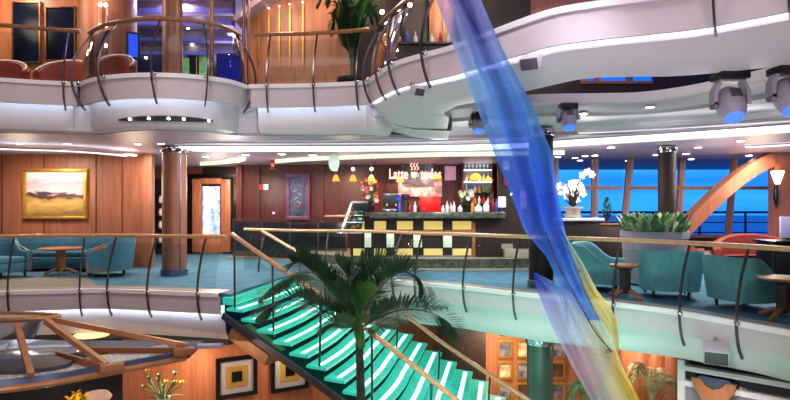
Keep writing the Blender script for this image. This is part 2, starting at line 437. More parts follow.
# ================================================================ railings
def railing(path, z, label, posts, wood, group, trim=(0, 0), glass_h=.93, bow=0.):
    pth = path[trim[0]:len(path) - trim[1]]; nr = normals(pth)
    mid = pth[len(pth)//2]
    r = thing('railing', label, 'railing', (mid.x, mid.y, z), group=group)
    P = lambda i, o, h: Vector((pth[i].x, pth[i].y, z + h)) + nr[i] * o
    MB().tube([P(i, -.2, 1.08) for i in range(len(pth))], .05, 10, flat=.8).build('handrail', wood, r)
    idx = [near_px(pth, p) for p in posts]
    for i in idx:
        prof = [(-.2, 1.04), (-.12, .86), (-.02, .6), (.05, .33), (.085, .1), (.085, -.1), (.06, -.28), (.01, -.44), (-.06, -.56)]
        pts = smooth([P(i, o + bow * max(0, math.sin(PI * (h + .56) / 1.6)) ** 1.2, h) for o, h in prof], 3)
        tdir = Vector((-nr[i].y, nr[i].x, 0))
        b = MB().bar(pts, .026, .042, side=tdir).build('post', M['steel'], r)
        q = MB(); q.ball(P(i, .07, -.03), .045, u=10, v=6); q.build('bracket', M['chrome'], b)
    ends = sorted(set([1] + idx + [len(pth) - 2]))
    for a, b in zip(ends, ends[1:]):
        if b - a < 2: continue
        rows = []
        for i in range(a, b + 1):
            rows.append([P(i, o, h) for o, h in ((.03, .06), (.02, .3), (-.04, .6), (-.14, glass_h))])
        q = MB(); q.grid(rows); q.build('glass_panel', M['sglass'], r)
    return r
railing(midL, 0, 'glass balustrade with pale oak handrail in front of the lounge and oil painting', [8, 80, 109, 148, 197], M['rail'], 'walkway balustrades')
railR = smooth([Vector((-4.1, 14.75, 0)), Vector((-3.3, 14.35, 0)), midR[0]], 5)[:-1] + midR
railing(railR, 0, 'long curved glass balustrade with pale oak handrail before the bar and teal armchairs', [262, 330, 395, 418, 465, 515, 570, 621, 680, 739, 800, 890, 1020, 1200], M['rail'], 'walkway balustrades')
railing(upA, ZU, 'upper balustrade with walnut handrail before the red seats and dark windows', [-40, 62], M['railup'], 'upper balustrades')
railing(upB, ZU, 'upper balustrade with walnut handrail wrapping the rounded balcony', [82, 106, 157, 207, 246], M['railup'], 'upper balustrades', bow=.13)
railing(upC, ZU, 'straight upper balustrade with walnut handrail before the slatted wood wall', [269, 313, 356], M['railup'], 'upper balustrades')
railing(upD, ZU, 'upper balustrade on the sweeping white balcony behind the blue ribbon', [371, 383, 396, 430, 480, 708, 790, 900, 1050], M['railup'], 'upper balustrades', trim=(1, 0), bow=.08)

# ================================================================ staircase
N0 = Vector((-3.16, 10.6, -.25)); dN = Vector((.332, -.18, -.165))
F0 = Vector((-2.59, 13.8, -.25)); dF = Vector((.332, -.2, -.165))
NS = 16
st = thing('staircase', 'grand staircase of glowing aqua glass treads descending from the carpeted walkway', 'staircase', (-.5, 11, -3.35))
def spt(n, t, bulge=.0):
    a = N0 + dN * n; b = F0 + dF * n
    p = a + (b - a) * t; k = math.sin(PI * min(t, .62)) * .13
    return p + Vector((k, -k * .2, 0))
for n in range(NS):
    ext = 1 + .45 * min(1, max(0, (n - 4) / 3)) * min(1, max(0, (16 - n) / 4))
    q = MB(); rows = []
    for j in range(13):
        t = j / 12 * ext
        a = spt(n - .12, t); b = spt(n + .98, t)
        b.z = a.z = (N0.z + dN.z * n)
        rows.append([a, b, b - Vector((0, 0, .05)), a - Vector((0, 0, .05))])
    q.grid(rows, True); q.bm.faces.new([v for v in q.bm.verts][:4]); q.bm.faces.new([v for v in q.bm.verts][-4:])
    tr = q.build('tread', M['tread'], st)
    q = MB(); rows = []
    for j in range(13):
        t = (.03 + .94 * j / 12) * ext
        a = spt(n + .42, t); b = spt(n + .66, t); a.z = b.z = N0.z + dN.z * n + .004
        c = a.copy(); d = b.copy(); c.z -= .003; d.z -= .003
        rows.append([a, b])
    q.grid(rows); q.build('light_strip', M['tstrip'], tr)
    # steel nosing
    q = MB(); q.tube([spt(n + .93, j / 12 * ext) - Vector((0, 0, .165 * 0 + .03 - (0))) + Vector((0, 0, -(spt(n + .93, j / 12 * ext).z - (N0.z + dN.z * n)))) for j in range(13)], .016, 6)
    q.build('nosing', M['steel'], tr)
for nm, A, d in (('n', N0, dN), ('f', F0, dF)):
    side = Vector((dN.y, -dN.x, 0)).normalized()
    if nm == 'f': side = -side
    off = -side * -.0
    o = Vector((-.05, -.06, 0)) if nm == 'n' else Vector((.05, .08, 0))
    q = MB(); q.bar([A + o + d * -.1 - Vector((0, 0, .15)), A + o + d * (NS + .2) - Vector((0, 0, .15))], .05, .12); q.build('stringer', M['stringer'], st)
q = MB(); zo = Vector((0, 0, .26)); q.face([N0 + dN * .1 - zo, F0 + dF * .1 - zo, F0 + dF * NS - zo, N0 + dN * NS - zo]); q.build('gap_shade_panel', M['underside'], st)  # dark sheet added so the open gaps between treads read as shade
q = MB(); q.bar([N0.lerp(F0, .5) + dN * -.2 - Vector((0, 0, .4)), N0.lerp(F0, .5) + dN * (NS) - Vector((0, 0, .45))], .3, .3); q.build('spine_beam', M['walnut'], st)
# landing edge under the first tread
q = MB(); q.prism([(-3.3, 10.72), (-3.05, 10.62), (-2.3, 13.9), (-2.7, 14.0)], -.2, -.06); q.build('landing', M['tread'], st)
q = MB(); so = Vector((.1, .18, -.42)); q.bar([N0 + so + dN * .2, N0 + so + dN * 1.2, N0 + so + dN * 2.6], .5, .22); q.build('soffit', M['copper'], st)
# banisters
rN = [W(232, 234, 10.75), W(240, 240, 10.55), W(290, 275, 10.0), W(328, 301, 9.55), W(382, 341, 8.95), W(455, 399, 8.35), W(500, 436, 8.0)]
rF = [W(262, 231, 14.15), W(308, 258, 13.5), W(382, 302, 12.4), W(407, 316, 12.1), W(440, 341, 11.75), W(490, 375, 11.15), W(528, 400, 10.75), W(580, 436, 10.2)]
def banister(label, pts, base, d, ns):
    sp = smooth(pts, 6)
    r = MB().tube(sp, .05, 10, flat=.8).build('banister', M['rail'], st)
    tops = []
    for n in ns:
        b = base + d * n
        px = px_of(b); i = near_px(sp, px); t = sp[i]
        p = MB().tube([Vector((b.x, b.y, b.z + .01)), Vector((t.x, t.y, t.z - .03))], .022, 8).build('post', M['steel'], r)
        tops.append((Vector((b.x, b.y, b.z)), t))
    for (b0, t0), (b1, t1) in zip(tops, tops[1:]):
        u = (b1 - b0).normalized() * .05
        q = MB(); q.face([b0 + u + Vector((0, 0, .12)), b1 - u + Vector((0, 0, .12)), t1 - u - Vector((0, 0, .14)), t0 + u - Vector((0, 0, .14))]); q.build('glass_panel', M['sglass'], r)
banister('stair banister with oak rail on the open side nearest the palm', rN, N0 + Vector((.03, .05, 0)), dN, (.3, 2.8, 5.5, 8.3, 11, 14))
banister('stair banister with oak rail on the far side of the glowing treads', rF, F0 + Vector((-.03, -.06, 0)), dF, (1, 4.5, 8, 10.6, 13.4, 15.7))

# ================================================================ walls of the walkway level
def wallbox(name, p0, p1, z0, z1, m, th=.15):
    a = Vector((p0[0], p0[1], 0)); b = Vector((p1[0], p1[1], 0)); t = (b - a).normalized(); n = Vector((-t.y, t.x, 0))
    if n.y < 0: n = -n
    q = MB(); q.prism([a.xy, b.xy, (b + n * th).xy, (a + n * th).xy], z0, z1)
    return struct(q.build(name, m, smooth=False))
wallbox('wall_left', (-12.9, 15.6), (X(150, 15.6), 15.6), 0, 3.15, M['wood'])
q = MB(); q.box((X(148, 15.45), 15.5, 1.575), (.24, .2, 3.15)); struct(q.build('trim_21', M['wood']))
for k, px in enumerate((2, 44, 96, 122)):   # panel joints
    q = MB(); q.box((X(px, 15.59), 15.592, 1.57), (.02, .02, 3.1)); struct(q.build(f'trim_{22+k}', M['walnut'] if k != 3 else M['bronze']))
wallbox('wall_left', (-7.0, 20.4), (X(238, 20.4), 20.4), 0, 3.15, M['walnut'])
wallbox('wall_back', (X(236, 19.4), 19.4), (X(500, 19.4), 19.4), 0, 3.15, M['wooddark'])
wallbox('wall_back', (X(498, 17.2), 17.2), (X(556, 17.2), 17.2), 0, 3.15, M['walnut'])
wallbox('wall_left', (-11, 20.45), (-6.98, 20.45), 0, 3.15, M['wood'])
# pilasters on the bar wall
for k, px in enumerate((240, 258, 322, 388, 442, 462)):
    q = MB(); q.box((X(px, 19.3), 19.34, 1.6), (.12, .1, 3.1)); struct(q.build(f'trim_{27+k}', M['wooddark']))
# raised platform of the bar, with pale stone nosing
platF = smooth([Vector((X(238, 20), 19.3, 0)), Vector((X(285, 18.6), 18.4, 0)), Vector((X(330, 17), 16.6, 0)), Vector((X(375, 15.5), 15.55, 0)), Vector((X(440, 15.3), 15.3, 0)), Vector((X(505, 15.3), 15.3, 0)), Vector((X(533, 15.4), 15.5, 0))], 6)
q = MB(); q.prism([(p.x, p.y) for p in platF] + [(X(533, 17), 17.1), (X(500, 17), 17.1), (X(500, 19.3), 19.3)], .0, .26)
struct(q.build('floor', M['stone'], smooth=False))
q = MB(); sweep(platF, [(.0, .26), (.02, .26), (.02, .2), (.012, .2), (.012, .0)], q); struct(q.build('trim_33', M['marble']))
border(platF, 'floor_border', -.55, M['stone'], .006)

# luminous green-white curved cove over the bar
cv = smooth([Vector((X(272, 17), 17.4, 0)), Vector((X(300, 16), 16.6, 0)), Vector((X(350, 15.5), 15.9, 0)), Vector((X(430, 15), 15.2, 0)), Vector((X(500, 15), 14.9, 0)), Vector((X(560, 15), 14.6, 0))], 6)
q = MB(); sweep(cv, [(0, 3.15), (0, 3.06), (-.04, 3.04), (-.12, 3.05), (-.14, 3.15)], q)
r = tag(q.build('cove_light', M['strip2']), 'curved pale green glowing cove light above the bar counter', 'ceiling light')
q = MB(); cv2 = smooth([Vector((X(186, 17), 18.2, 0)), Vector((X(210, 17), 17.7, 0)), Vector((X(235, 17), 17.0, 0)), Vector((X(246, 17), 16.5, 0))], 6)
sweep(cv2, [(0, 3.15), (0, 3.05), (-.04, 3.03), (-.12, 3.05), (-.14, 3.15)], q)
tag(q.build('cove_light', M['strip2']), 'short pale green glowing cove light above the carved doorway', 'ceiling light')

# ---------------------------------------------------------------- columns
def column(name, label, px, Y, r, z0, z1, m, base=True):
    x = X(px, Y); t = thing(name, label, 'column', (x, Y, z0))
    q = MB(); q.lathe([(r, z0 + .16 if base else z0), (r, z1)], (x, Y, 0), 28); q.build('shaft', m, t)
    if base:
        q = MB(); q.lathe([(r + .03, z0), (r + .03, z0 + .15), (r, z0 + .165)], (x, Y, 0), 28); q.build('base_ring', M['steelblue'], t)
    q = MB(); q.lathe([(r + .02, z1 - .16), (r + .03, z1 - .14), (r + .03, z1 - .02), (r, z1)], (x, Y, 0), 28); q.build('collar', M['chrome'], t)
    return t, x
t, x = column('column', 'round warm wood column on the teal carpet between painting and doorway', 174.5, 13.8, .29, 0, 3.14, M['wood'])
for a in (-.75,):
    q = MB(); q.box((x + .285 * math.cos(a), 13.8 + .285 * math.sin(a), 1.6), (.03, .03, 2.9), rz=a); q.build('inlay_strip', M['steelblue'], t)
column('column', 'round warm wood column standing behind the rounded upper balcony', 172.5, 13.8, .24, ZU, 7.6, M['wood'])
column('column', 'dark walnut column behind the blue ribbon at the walkway edge', 541, 11.7, .25, 0, 3.3, M['coldark'])
column('column', 'glossy green column under the walkway in front of the small pictures', 540, 11.7, .27, -3.35, -1.02, M['columng'])
column('column', 'dark walnut column rising behind the leafy grey planter', 667, 13.5, .2, 0, 3.14, M['coldark'])
# ================================================================ windows on the sea
def win_bay(n, a, b, Y, zb, zt, tr_z, lean=.16, sub=None):
    """a,b: px at the foot of the mullions"""
    xa, xb = X(a, Y), X(b, Y)
    r = bpy.data.objects.new(f'window_{n}', None); COL.objects.link(r); r.location = (xa, Y, zb); OFF[r.name] = Vector((xa, Y, zb)); struct(r)
    q = MB()
    L = lambda x, z: Vector((x + lean * (z - zb) / (zt - zb), Y, z))
    q.bar([L(xa, zb), L(xa, zt)], .11, .12, side=(1, 0, 0)); q.build('mullion', M['wood'], r)
    q = MB(); q.bar([L(xa + .12, zb) + Vector((0, .1, 0)), L(xa + .12, zt) + Vector((0, .1, 0))], .1, .1, side=(1, 0, 0)); q.build('outer_frame', M['fixture'], r)
    q = MB(); q.box(((xa + xb) / 2 + lean * (tr_z - zb) / (zt - zb), Y, tr_z), (xb - xa - .11, .09, .1)); q.build('transom', M['wood'], r)
    q = MB(); q.box(((xa + xb) / 2, Y, zb + .04), (xb - xa - .11, .1, .08)); q.build('sill', M['wood'], r)
    q = MB(); q.face([L(xa, zb), L(xb, zb), L(xb, zt), L(xa, zt)]); q.build('pane', M['wglass'], r)
    return r
ZB, ZT = .75, 3.14
for k, (a, b) in enumerate(((553, 593), (593, 622), (622, 677), (677, 727), (727, 775), (775, 850))):
    win_bay(k + 1, a, b, 17.0, ZB, ZT, Z(188, 17), lean=(.02, .02, .22, .13, .2, .02)[k])
wallbox('wall_right', (X(550, 17.02), 17.02), (14, 17.02), 0, ZB, M['walnut'])
# upper deck windows seen through the opening
for k, (a, b) in enumerate(((582, 596), (596, 628), (628, 654))):
    win_bay(k + 7, a, b, 17.0, 5.42, 7.4, 6.9, lean=.05)
wallbox('wall_right', (X(475, 17.02), 17.02), (14, 17.02), 3.3, 5.42, M['walnut'])
wallbox('wall_right', (X(475, 17.02), 17.02), (X(582, 17.02), 17.02), 5.42, 7.4, M['walnut'])
wallbox('wall_right', (X(654, 17.02), 17.02), (14, 17.02), 5.42, 7.4, M['walnut'])
wallbox('wall_right', (X(475, 17.02), 17.02), (14, 17.02), 7.4, 9.2, M['woodo'])
# sea and outside deck rail
q = MB(); q.box((0, 900, -22), (4000, 1700, .5)); struct(q.build('sea', M['sea']))
r = thing('deck_rail', 'dark ship rail outside the blue windows', 'railing', (9, 19.5, 0))
q = MB(); q.box((9, 19.5, 1.5), (11, .08, .08)); q.build('top_rail', M['black'], r)
for zz in (1.15, .8): q = MB(); q.box((9, 19.5, zz), (11, .04, .04)); q.build('wire', M['black'], r)
for i in range(7): q = MB(); q.box((4.2 + i * 1.6, 19.5, .45), (.06, .06, 2.1)); q.build('post', M['black'], r)
q = MB(); q.box((8, 19.8, -.7), (16, 4.0, .1)); struct(q.build('deck_outside', M['dgrey']))

# wooden pillar with sconce at the window wall
q = MB(); q.box((X(782, 16.3), 16.3, 1.57), (.62, .3, 3.13)); struct(q.build('trim_34', M['woodo']))
t = thing('wall_sconce', 'lit wall sconce with pale shade on the wood pillar beside the windows', 'lamp', W(777, 205, 16.0))
q = MB(); q.lathe([(.06, Z(184, 16)), (.17, Z(172, 16)), (.16, Z(171, 16)), (.05, Z(183, 16))], (X(777, 16), 15.98, 0), 16); q.build('lamp_shade', M['sconce'], t)
q = MB(); q.lathe([(.02, Z(207, 16)), (.07, Z(198, 16)), (.05, Z(185, 16)), (.02, Z(184, 16))], (X(777, 16), 16.04, 0), 12); q.build('bracket', M['black'], t)
# arched beam
t = tag(MB().bar(smooth([W(676, 236, 15.3), W(690, 222, 15.3), W(706, 206, 15.3), W(722, 191, 15.3), W(742, 175, 15.3), W(762, 163, 15.3), W(790, 151.5, 15.3), W(830, 143, 15.3)], 5), .42, .35).build('arched_beam', M['wood']), 'curved brown wooden beam sweeping up in front of the blue windows', 'beam')

# ================================================================ lounge furniture
def armchair(name, label, loc, rz, m, leg='walnut', trim=None, group='armchairs', sc=1.):
    """local frame: faces +y"""
    t = thing(name, label, 'armchair', loc, rz, group)
    S = sc
    q = MB(); rows = []
    base = smooth([(-.42, .42, 0), (-.425, .15, 0), (-.43, -.15, 0), (-.40, -.33, 0), (-.28, -.42, 0), (0, -.44, 0), (.28, -.42, 0), (.40, -.33, 0), (.43, -.15, 0), (.425, .15, 0), (.42, .42, 0)], 3)
    nn = normals(base); cen = Vector((0, 0, 0))
    for p, n in zip(base, nn):
        if n.dot(p - cen) < 0: n = -n
        u = min(1, max(0, (p.y + .30) / .5)); u = u * u * (3 - 2 * u)
        h = .90 - .31 * u
        lean = n * (.07 * (1 - u) + .02)
        rows.append([(p + n * dx * .13 + lean * (z / .9)) * S + Vector((0, 0, z)) * S for dx, z in ((-.5, .16), (-.5, h - .05), (-.3, h), (.35, h + .01), (.55, h - .05), (.5, .35), (.44, .15))])
    q.grid(rows, True); q.bm.faces.new(list(q.bm.verts)[:7]); q.bm.faces.new(list(q.bm.verts)[-7:])
    q.build('backrest', m, t, local=True)
    q = MB(); q.box((0, .02 * S, .235 * S), (.7 * S, .74 * S, .2 * S), bev=.03); q.build('seat_base', m, t, local=True)
    q = MB(); q.box((0, .06 * S, .40 * S), (.68 * S, .68 * S, .13 * S), bev=.045, seg=3); q.build('seat_cushion', m, t, local=True)
    for sx, sy in ((-.36, .36), (.36, .36), (-.3, -.33), (.3, -.33)):
        q = MB(); q.tube([(sx * S, sy * S, 0), (sx * S, sy * S, .15 * S)], [.022 * S, .034 * S], 8); q.build('leg', M[leg], t, local=True)
    if trim:
        for sx in (-.47, .47):
            q = MB(); q.tube([(sx * S, .4 * S, .14 * S), (sx * S, .41 * S, .55 * S), (sx * 1.02 * S, .1 * S, .66 * S), (sx * 1.02 * S, -.3 * S, .76 * S), (sx * S, -.3 * S, .16 * S), (sx * S, .4 * S, .14 * S)], .028 * S, 6); q.build('wood_trim', M[trim], t, local=True)
    return t
def round_table(name, label, loc, r, h, top='tan', ped='walnut', foot='tan', fluted=False, group='round lounge tables'):
    t = thing(name, label, 'table', loc, group=group)
    q = MB(); q.lathe([(0, h - .05), (r * .8, h - .05), (r, h - .03), (r, h - .008), (r * .96, h), (0, h)], seg=32); q.build('tabletop', M[top], t, local=True)
    q = MB(); q.lathe([(.05, .09), (.085, .1), (.1, .14), (.1, h - .12), (.16, h - .05)], seg=10 if fluted else 20); q.build('pedestal', M[ped], t, local=True, smooth=not fluted)
    for k in range(4):
        a = k * PI / 2 + .5; c, s = math.cos(a), math.sin(a)
        q = MB(); q.tube(smooth([(c * .05, s * .05, .14), (c * .16, s * .16, .12), (c * .28, s * .28, .05), (c * .36, s * .36, .022)], 3), [.035] * 9 + [.022], 8); q.build('foot', M[foot], t, local=True)
    return t
# right side, teal tub chairs
def floorpt(px, py): p = G(px, py, 0.0); return (p.x, p.y, .008)
def fp(px, Y): return (X(px, Y), Y, .008)
armchair('tub_chair', 'teal tub armchair turned side-on beside the blue ribbon', fp(599, 11.35), -PI/2 - .5, M['teal'], sc=1.02, group='teal tub armchairs')
armchair('tub_chair', 'teal tub armchair with its back to the rail in front of the planter', fp(668, 10.45), -.3, M['teal'], sc=.97, group='teal tub armchairs')
armchair('tub_chair', 'teal tub armchair beside the round wooden table at the frame edge', fp(746, 9.25), -PI/2 + .2, M['teal'], sc=.95, group='teal tub armchairs')
round_table('pedestal_table', 'round wooden pedestal table between two teal tub armchairs', fp(625, 10.2), .27, .62, fluted=True)
round_table('pedestal_table', 'round wooden pedestal table with splayed feet at the frame edge', fp(784, 8.3), .35, .62, fluted=True)
# left lounge
armchair('lounge_chair', 'blue armchair with wood trimmed sides nearest the frame edge', fp(-2, 13.2), -PI/2 - .35, M['teald'], trim='tan', sc=1.05, group='wood trimmed armchairs')
armchair('lounge_chair', 'blue armchair with wood trimmed sides next to the wood column', fp(108, 13.7), PI/2 + .45, M['teald'], trim='tan', sc=1.05, group='wood trimmed armchairs')
round_table('pedestal_table', 'round wooden lounge table before the blue sofa', fp(61, 13.9), .5, .66, ped='tan', foot='tan')
t = thing('sofa', 'long blue velvet sofa against the wood wall under the oil painting', 'sofa', fp(62, 15.0))
q = MB(); q.box((0, .28, .52), (2.9, .2, .75), bev=.07, seg=3); q.build('backrest', M['navy'], t, local=True)
q = MB(); q.box((0, -.12, .22), (2.9, .75, .3), bev=.04); q.build('seat_base', M['navy'], t, local=True)
for k in (-1, 0, 1): q = MB(); q.box((k * .9, -.13, .44), (.88, .68, .15), bev=.05, seg=3); q.build('seat_cushion', M['navy'], t, local=True)
for k in (-1, 1): q = MB(); q.box((k * 1.52, -.06, .36), (.2, .85, .6), bev=.06, seg=3); q.build('armrest', M['navy'], t, local=True)
for a in (-1.4, 1.4):
    for b in (-.4, .25): q = MB(); q.tube([(a, b, 0), (a, b, .1)], .03, 8); q.build('leg', M['walnut'], t, local=True)
# curved red sofa and black cabinet further back
t = thing('curved_sofa', 'curved red sofa with sloping arm in front of the dark blue windows', 'sofa', fp(764, 14.3))
q = MB(); rows = []
for k in range(21):
    a = PI * (.02 + .96 * k / 20); x, y = 1.15 * math.cos(PI - a), .75 * math.sin(a)
    h = .58 + .38 * math.sin(a); n = Vector((math.cos(PI - a), math.sin(a), 0)) * .09
    p = Vector((x, y, 0))
    rows.append([p - n + Vector((0, 0, .08)), p - n + Vector((0, 0, h - .04)), p + Vector((0, 0, h)), p + n + Vector((0, 0, h - .04)), p + n + Vector((0, 0, .08))])
q.grid(rows, True); vs = list(q.bm.verts); q.bm.faces.new(vs[:5]); q.bm.faces.new(vs[-5:]); q.build('backrest', M['red'], t, local=True)
q = MB(); q.lathe([(0, .1), (.98, .1), (1.02, .15), (1.02, .36), (.97, .42), (0, .43)], seg=28, sy=.62, a0=0, a1=PI); q.build('seat', M['red'], t, local=True)
q = MB(); q.box((0, .3, .05), (1.4, .4, .1)); q.build('plinth', M['walnut'], t, local=True)
t = thing('cabinet', 'black lacquered cabinet at the frame edge behind the round table', 'cabinet', fp(800, 11.6))
q = MB(); q.box((0, 0, .5), (1.45, .6, .86), bev=.01); q.build('body', M['black'], t, local=True)
q = MB(); q.box((0, 0, .955), (1.55, .68, .05), bev=.012); q.build('worktop', M['black'], t, local=True)
for k in (-1, 1): q = MB(); q.box((k * .36, -.31, .48), (.68, .02, .74), bev=.006); d = q.build('door', M['blackm'], t, local=True); q = MB(); q.tube([(k * .06, -.335, .5), (k * .06, -.335, .66)], .012, 6); q.build('handle', M['chrome'], d, local=True)
q = MB(); q.box((0, .03, .035), (1.35, .5, .07)); q.build('plinth', M['blackm'], t, local=True)
p = fp(793, 11.7)
t = thing('monitor', 'pale lavender panel screen standing on the black cabinet', 'screen', (p[0], p[1], .988))
q = MB(); q.box((0, 0, .26), (.55, .04, .44), bev=.01); q.build('screen', mat('lavender_panel', '#b6b2e0', .4, emit=.15, ehex='#a8a4e8'), t, local=True)
q = MB(); q.box((0, .02, .02), (.3, .16, .03), bev=.008); q.build('stand', M['blackm'], t, local=True)
q = MB(); q.box((0, .01, .06), (.06, .03, .08)); q.build('neck', M['blackm'], t, local=True)
# red seats near the window columns
armchair('club_chair', 'dark red club chair at the foot of the arched beam', fp(690, 14.6), -1.9, M['red'], sc=.95, group=None)

# planters, orchid and topiary
def blade(mb, base, tip, w, bend=.12, n=5, up=Vector((0, 0, 1))):
    """a tapering leaf blade with a fold"""
    base, tip = Vector(base), Vector(tip); d = tip - base; s = d.cross(up)
    if s.length < 1e-5: s = Vector((1, 0, 0))
    s.normalize(); rows = []
    for k in range(n + 1):
        u = k / n; c = base + d * u + up * (bend * d.length * math.sin(PI * u)); ww = w * (math.sin(PI * (.12 + .88 * u)) if u < 1 else .02)
        rows.append([c - s * ww, c - up * ww * .35, c + s * ww])
    mb.grid(rows)
t = thing('planter', 'large round pale grey planter overflowing with green leaves', 'planter', fp(654, 12.2))
q = MB(); q.lathe([(.5, 0), (.6, .03), (.66, .98), (.69, 1.0), (.69, 1.14), (.64, 1.14), (.62, 1.06), (0, 1.04)], seg=36); q.build('tub', M['planter'], t, local=True)
for nm, mm, cnt in (('foliage', 'leaf', 260), ('foliage', 'leafl', 110)):
    q = MB()
    for k in range(cnt):
        a = random.uniform(0, 2 * PI); rr = .6 * math.sqrt(random.random()); b = Vector((rr * math.cos(a), rr * math.sin(a), 1.06))
        o = Vector((math.cos(a), math.sin(a), 0)) * random.uniform(.05, .3)
        blade(q, b, b + o + Vector((0, 0, random.uniform(.15, .52))), random.uniform(.045, .085), .15)
    q.build(nm, M[mm], t, local=True)
# console behind with orchids
t = thing('console', 'white topped stone ledge below the orchids beside the blue ribbon', 'console', fp(579, 13.9))
q = MB(); q.box((0, 0, 1.36), (1.05, .6, .07), bev=.012); q.build('ledge_top', M['ceramic'], t, local=True)
q = MB(); q.box((0, .05, .66), (.95, .45, 1.32), bev=.01); q.build('body', M['walnut'], t, local=True)
p = fp(573, 13.9)
t = thing('orchid_pot', 'white orchids in a carved stone pot on the ledge', 'potted plant', (p[0], p[1], 1.406))
q = MB(); q.lathe([(.16, 0), (.2, .02), (.2, .05), (.17, .07), (.19, .2), (.24, .24), (.24, .28), (.19, .28), (.17, .2), (0, .2)], seg=20); q.build('pot', M['stone'], t, local=True)
q = MB(); stems = []
for k in range(7):
    a = k * .9; e = Vector((math.cos(a) * random.uniform(.25, .5), math.sin(a) * .2, random.uniform(.7, 1.2)))
    pts = smooth([(0, 0, .2), (e.x * .2, e.y * .2, e.z * .6), (e.x * .6, e.y * .6, e.z), (e.x, e.y, e.z - .1)], 4); stems.append(pts); q.tube(pts, .012, 5)
q.build('stem', M['stem'], t, local=True)
for k, pts in enumerate(stems):
    q = MB()
    for j in range(5, len(pts)):
        for z in range(1 if j % 2 else 0):
            c = pts[j] + Vector((random.uniform(-.05, .05), random.uniform(-.05, .05), random.uniform(-.05, .05)))
            for m_ in range(5):
                a = m_ * 2 * PI / 5 + k; blade(q, c, c + Vector((math.cos(a) * .1, -.02, math.sin(a) * .1)), .035, .05, 3, Vector((0, -1, 0)))
    q.build('blossom', M['orchid'], t, local=True)
q = MB()
for k in range(26):
    a = random.uniform(0, 6.28); blade(q, (0, 0, .24), (math.cos(a) * .24, math.sin(a) * .2, random.uniform(.4, .95)), .05, .1)
q.build('foliage', M['walnut'], t, local=True)
t0 = thing('console', 'dark wood side cabinet under the small topiary by the windows', 'cabinet', fp(607, 14.6))
q = MB(); q.box((0, 0, .6), (.62, .4, 1.2), bev=.01); q.build('body', M['walnut'], t0, local=True)
q = MB(); q.box((0, 0, 1.225), (.72, .48, .04), bev=.01); q.build('top', M['tan'], t0, local=True)
p = fp(607, 14.6)
t = thing('topiary', 'small cone topiary in a dark urn on the side cabinet', 'potted plant', (p[0], p[1], 1.256))
q = MB(); q.lathe([(.07, 0), (.08, .02), (.03, .06), (.04, .1), (.1, .2), (.11, .24), (.08, .24), (0, .22)], seg=16); q.build('urn', M['blackm'], t, local=True)
q = MB()
for k in range(160):
    h = random.random(); a = random.uniform(0, 6.28); rr = .12 * (1 - h) ** .8; b = Vector((rr * math.cos(a), rr * math.sin(a), .24 + h * .42)); blade(q, b, b + Vector((math.cos(a) * .05, math.sin(a) * .05, .05)), .018, .1, 3)
q.build('foliage', M['leaf'], t, local=True)

# ================================================================ painting, doorway, bar wall pieces
def framed(name, label, cat, x0, x1, y0, y1, Y, fw, fm, art, th=.05, rz=0, group=None, mat_w=0, matm=None):
    a, b = W(x0, y1, Y), W(x1, y0, Y); cx, cz = (a.x + b.x) / 2, (a.z + b.z) / 2; w, h = b.x - a.x, b.z - a.z
    t = thing(name, label, cat, (cx, Y, cz), rz, group)
    q = MB()
    for sx, sz, ww, hh in ((0, h / 2 - fw / 2, w, fw), (0, -h / 2 + fw / 2, w, fw), (-w / 2 + fw / 2, 0, fw, h - 2 * fw), (w / 2 - fw / 2, 0, fw, h - 2 * fw)):
        q.box((sx, -th / 2, sz), (ww, th, hh), bev=min(.012, fw * .2))
    q.build('frame', fm, t, local=True)
    q = MB(); q.box((0, -.012, 0), (w - 1.8 * fw, .02, h - 1.8 * fw)); q.build('canvas', art, t, local=True)
    return t, w, h
def landscape():
    m = bpy.data.materials.new('oil_landscape'); m.use_nodes = True; nt = m.node_tree; b = nt.nodes['Principled BSDF']
    tc = nt.nodes.new('ShaderNodeTexCoord'); sp = nt.nodes.new('ShaderNodeSeparateXYZ'); ns = nt.nodes.new('ShaderNodeTexNoise'); ns.inputs['Scale'].default_value = 2.2; ns.inputs['Detail'].default_value = 6
    nt.links.new(tc.outputs['Object'], sp.inputs[0]); mp = nt.nodes.new('ShaderNodeMapping'); mp.inputs['Scale'].default_value = (1, 1, 3); nt.links.new(tc.outputs['Object'], mp.inputs[0]); nt.links.new(mp.outputs[0], ns.inputs['Vector'])
    ad = nt.nodes.new('ShaderNodeMath'); ad.operation = 'MULTIPLY_ADD'; ad.inputs[1].default_value = .5
    nt.links.new(ns.outputs['Fac'], ad.inputs[0]); nt.links.new(sp.outputs['Z'], ad.inputs[2])
    mr = nt.nodes.new('ShaderNodeMapRange'); mr.inputs[1].default_value = -.35; mr.inputs[2].default_value = .85; nt.links.new(ad.outputs[0], mr.inputs[0])
    rp = nt.nodes.new('ShaderNodeValToRGB'); e = rp.color_ramp.elements
    e[0].position = 0; e[0].color = lin('#6a5530'); e[1].position = 1; e[1].color = lin('#e6dce6')
    for ps, c in ((.28, '#b59a5a'), (.40, '#8a6e3c'), (.44, '#3a2a30'), (.50, '#4a3a44'), (.54, '#c8b6c4'), (.75, '#a69cb0')):
        x = e.new(ps); x.color = lin(c)
    nt.links.new(mr.outputs[0], rp.inputs[0]); nt.links.new(rp.outputs[0], b.inputs['Base Color']); b.inputs['Roughness'].default_value = .35
    return m
framed('painting', 'large gilt framed oil landscape of hazy sky over ochre land on the wood wall', 'painting', 24, 88, 169, 219, 15.59, .085, M['gold'], landscape(), th=.09)

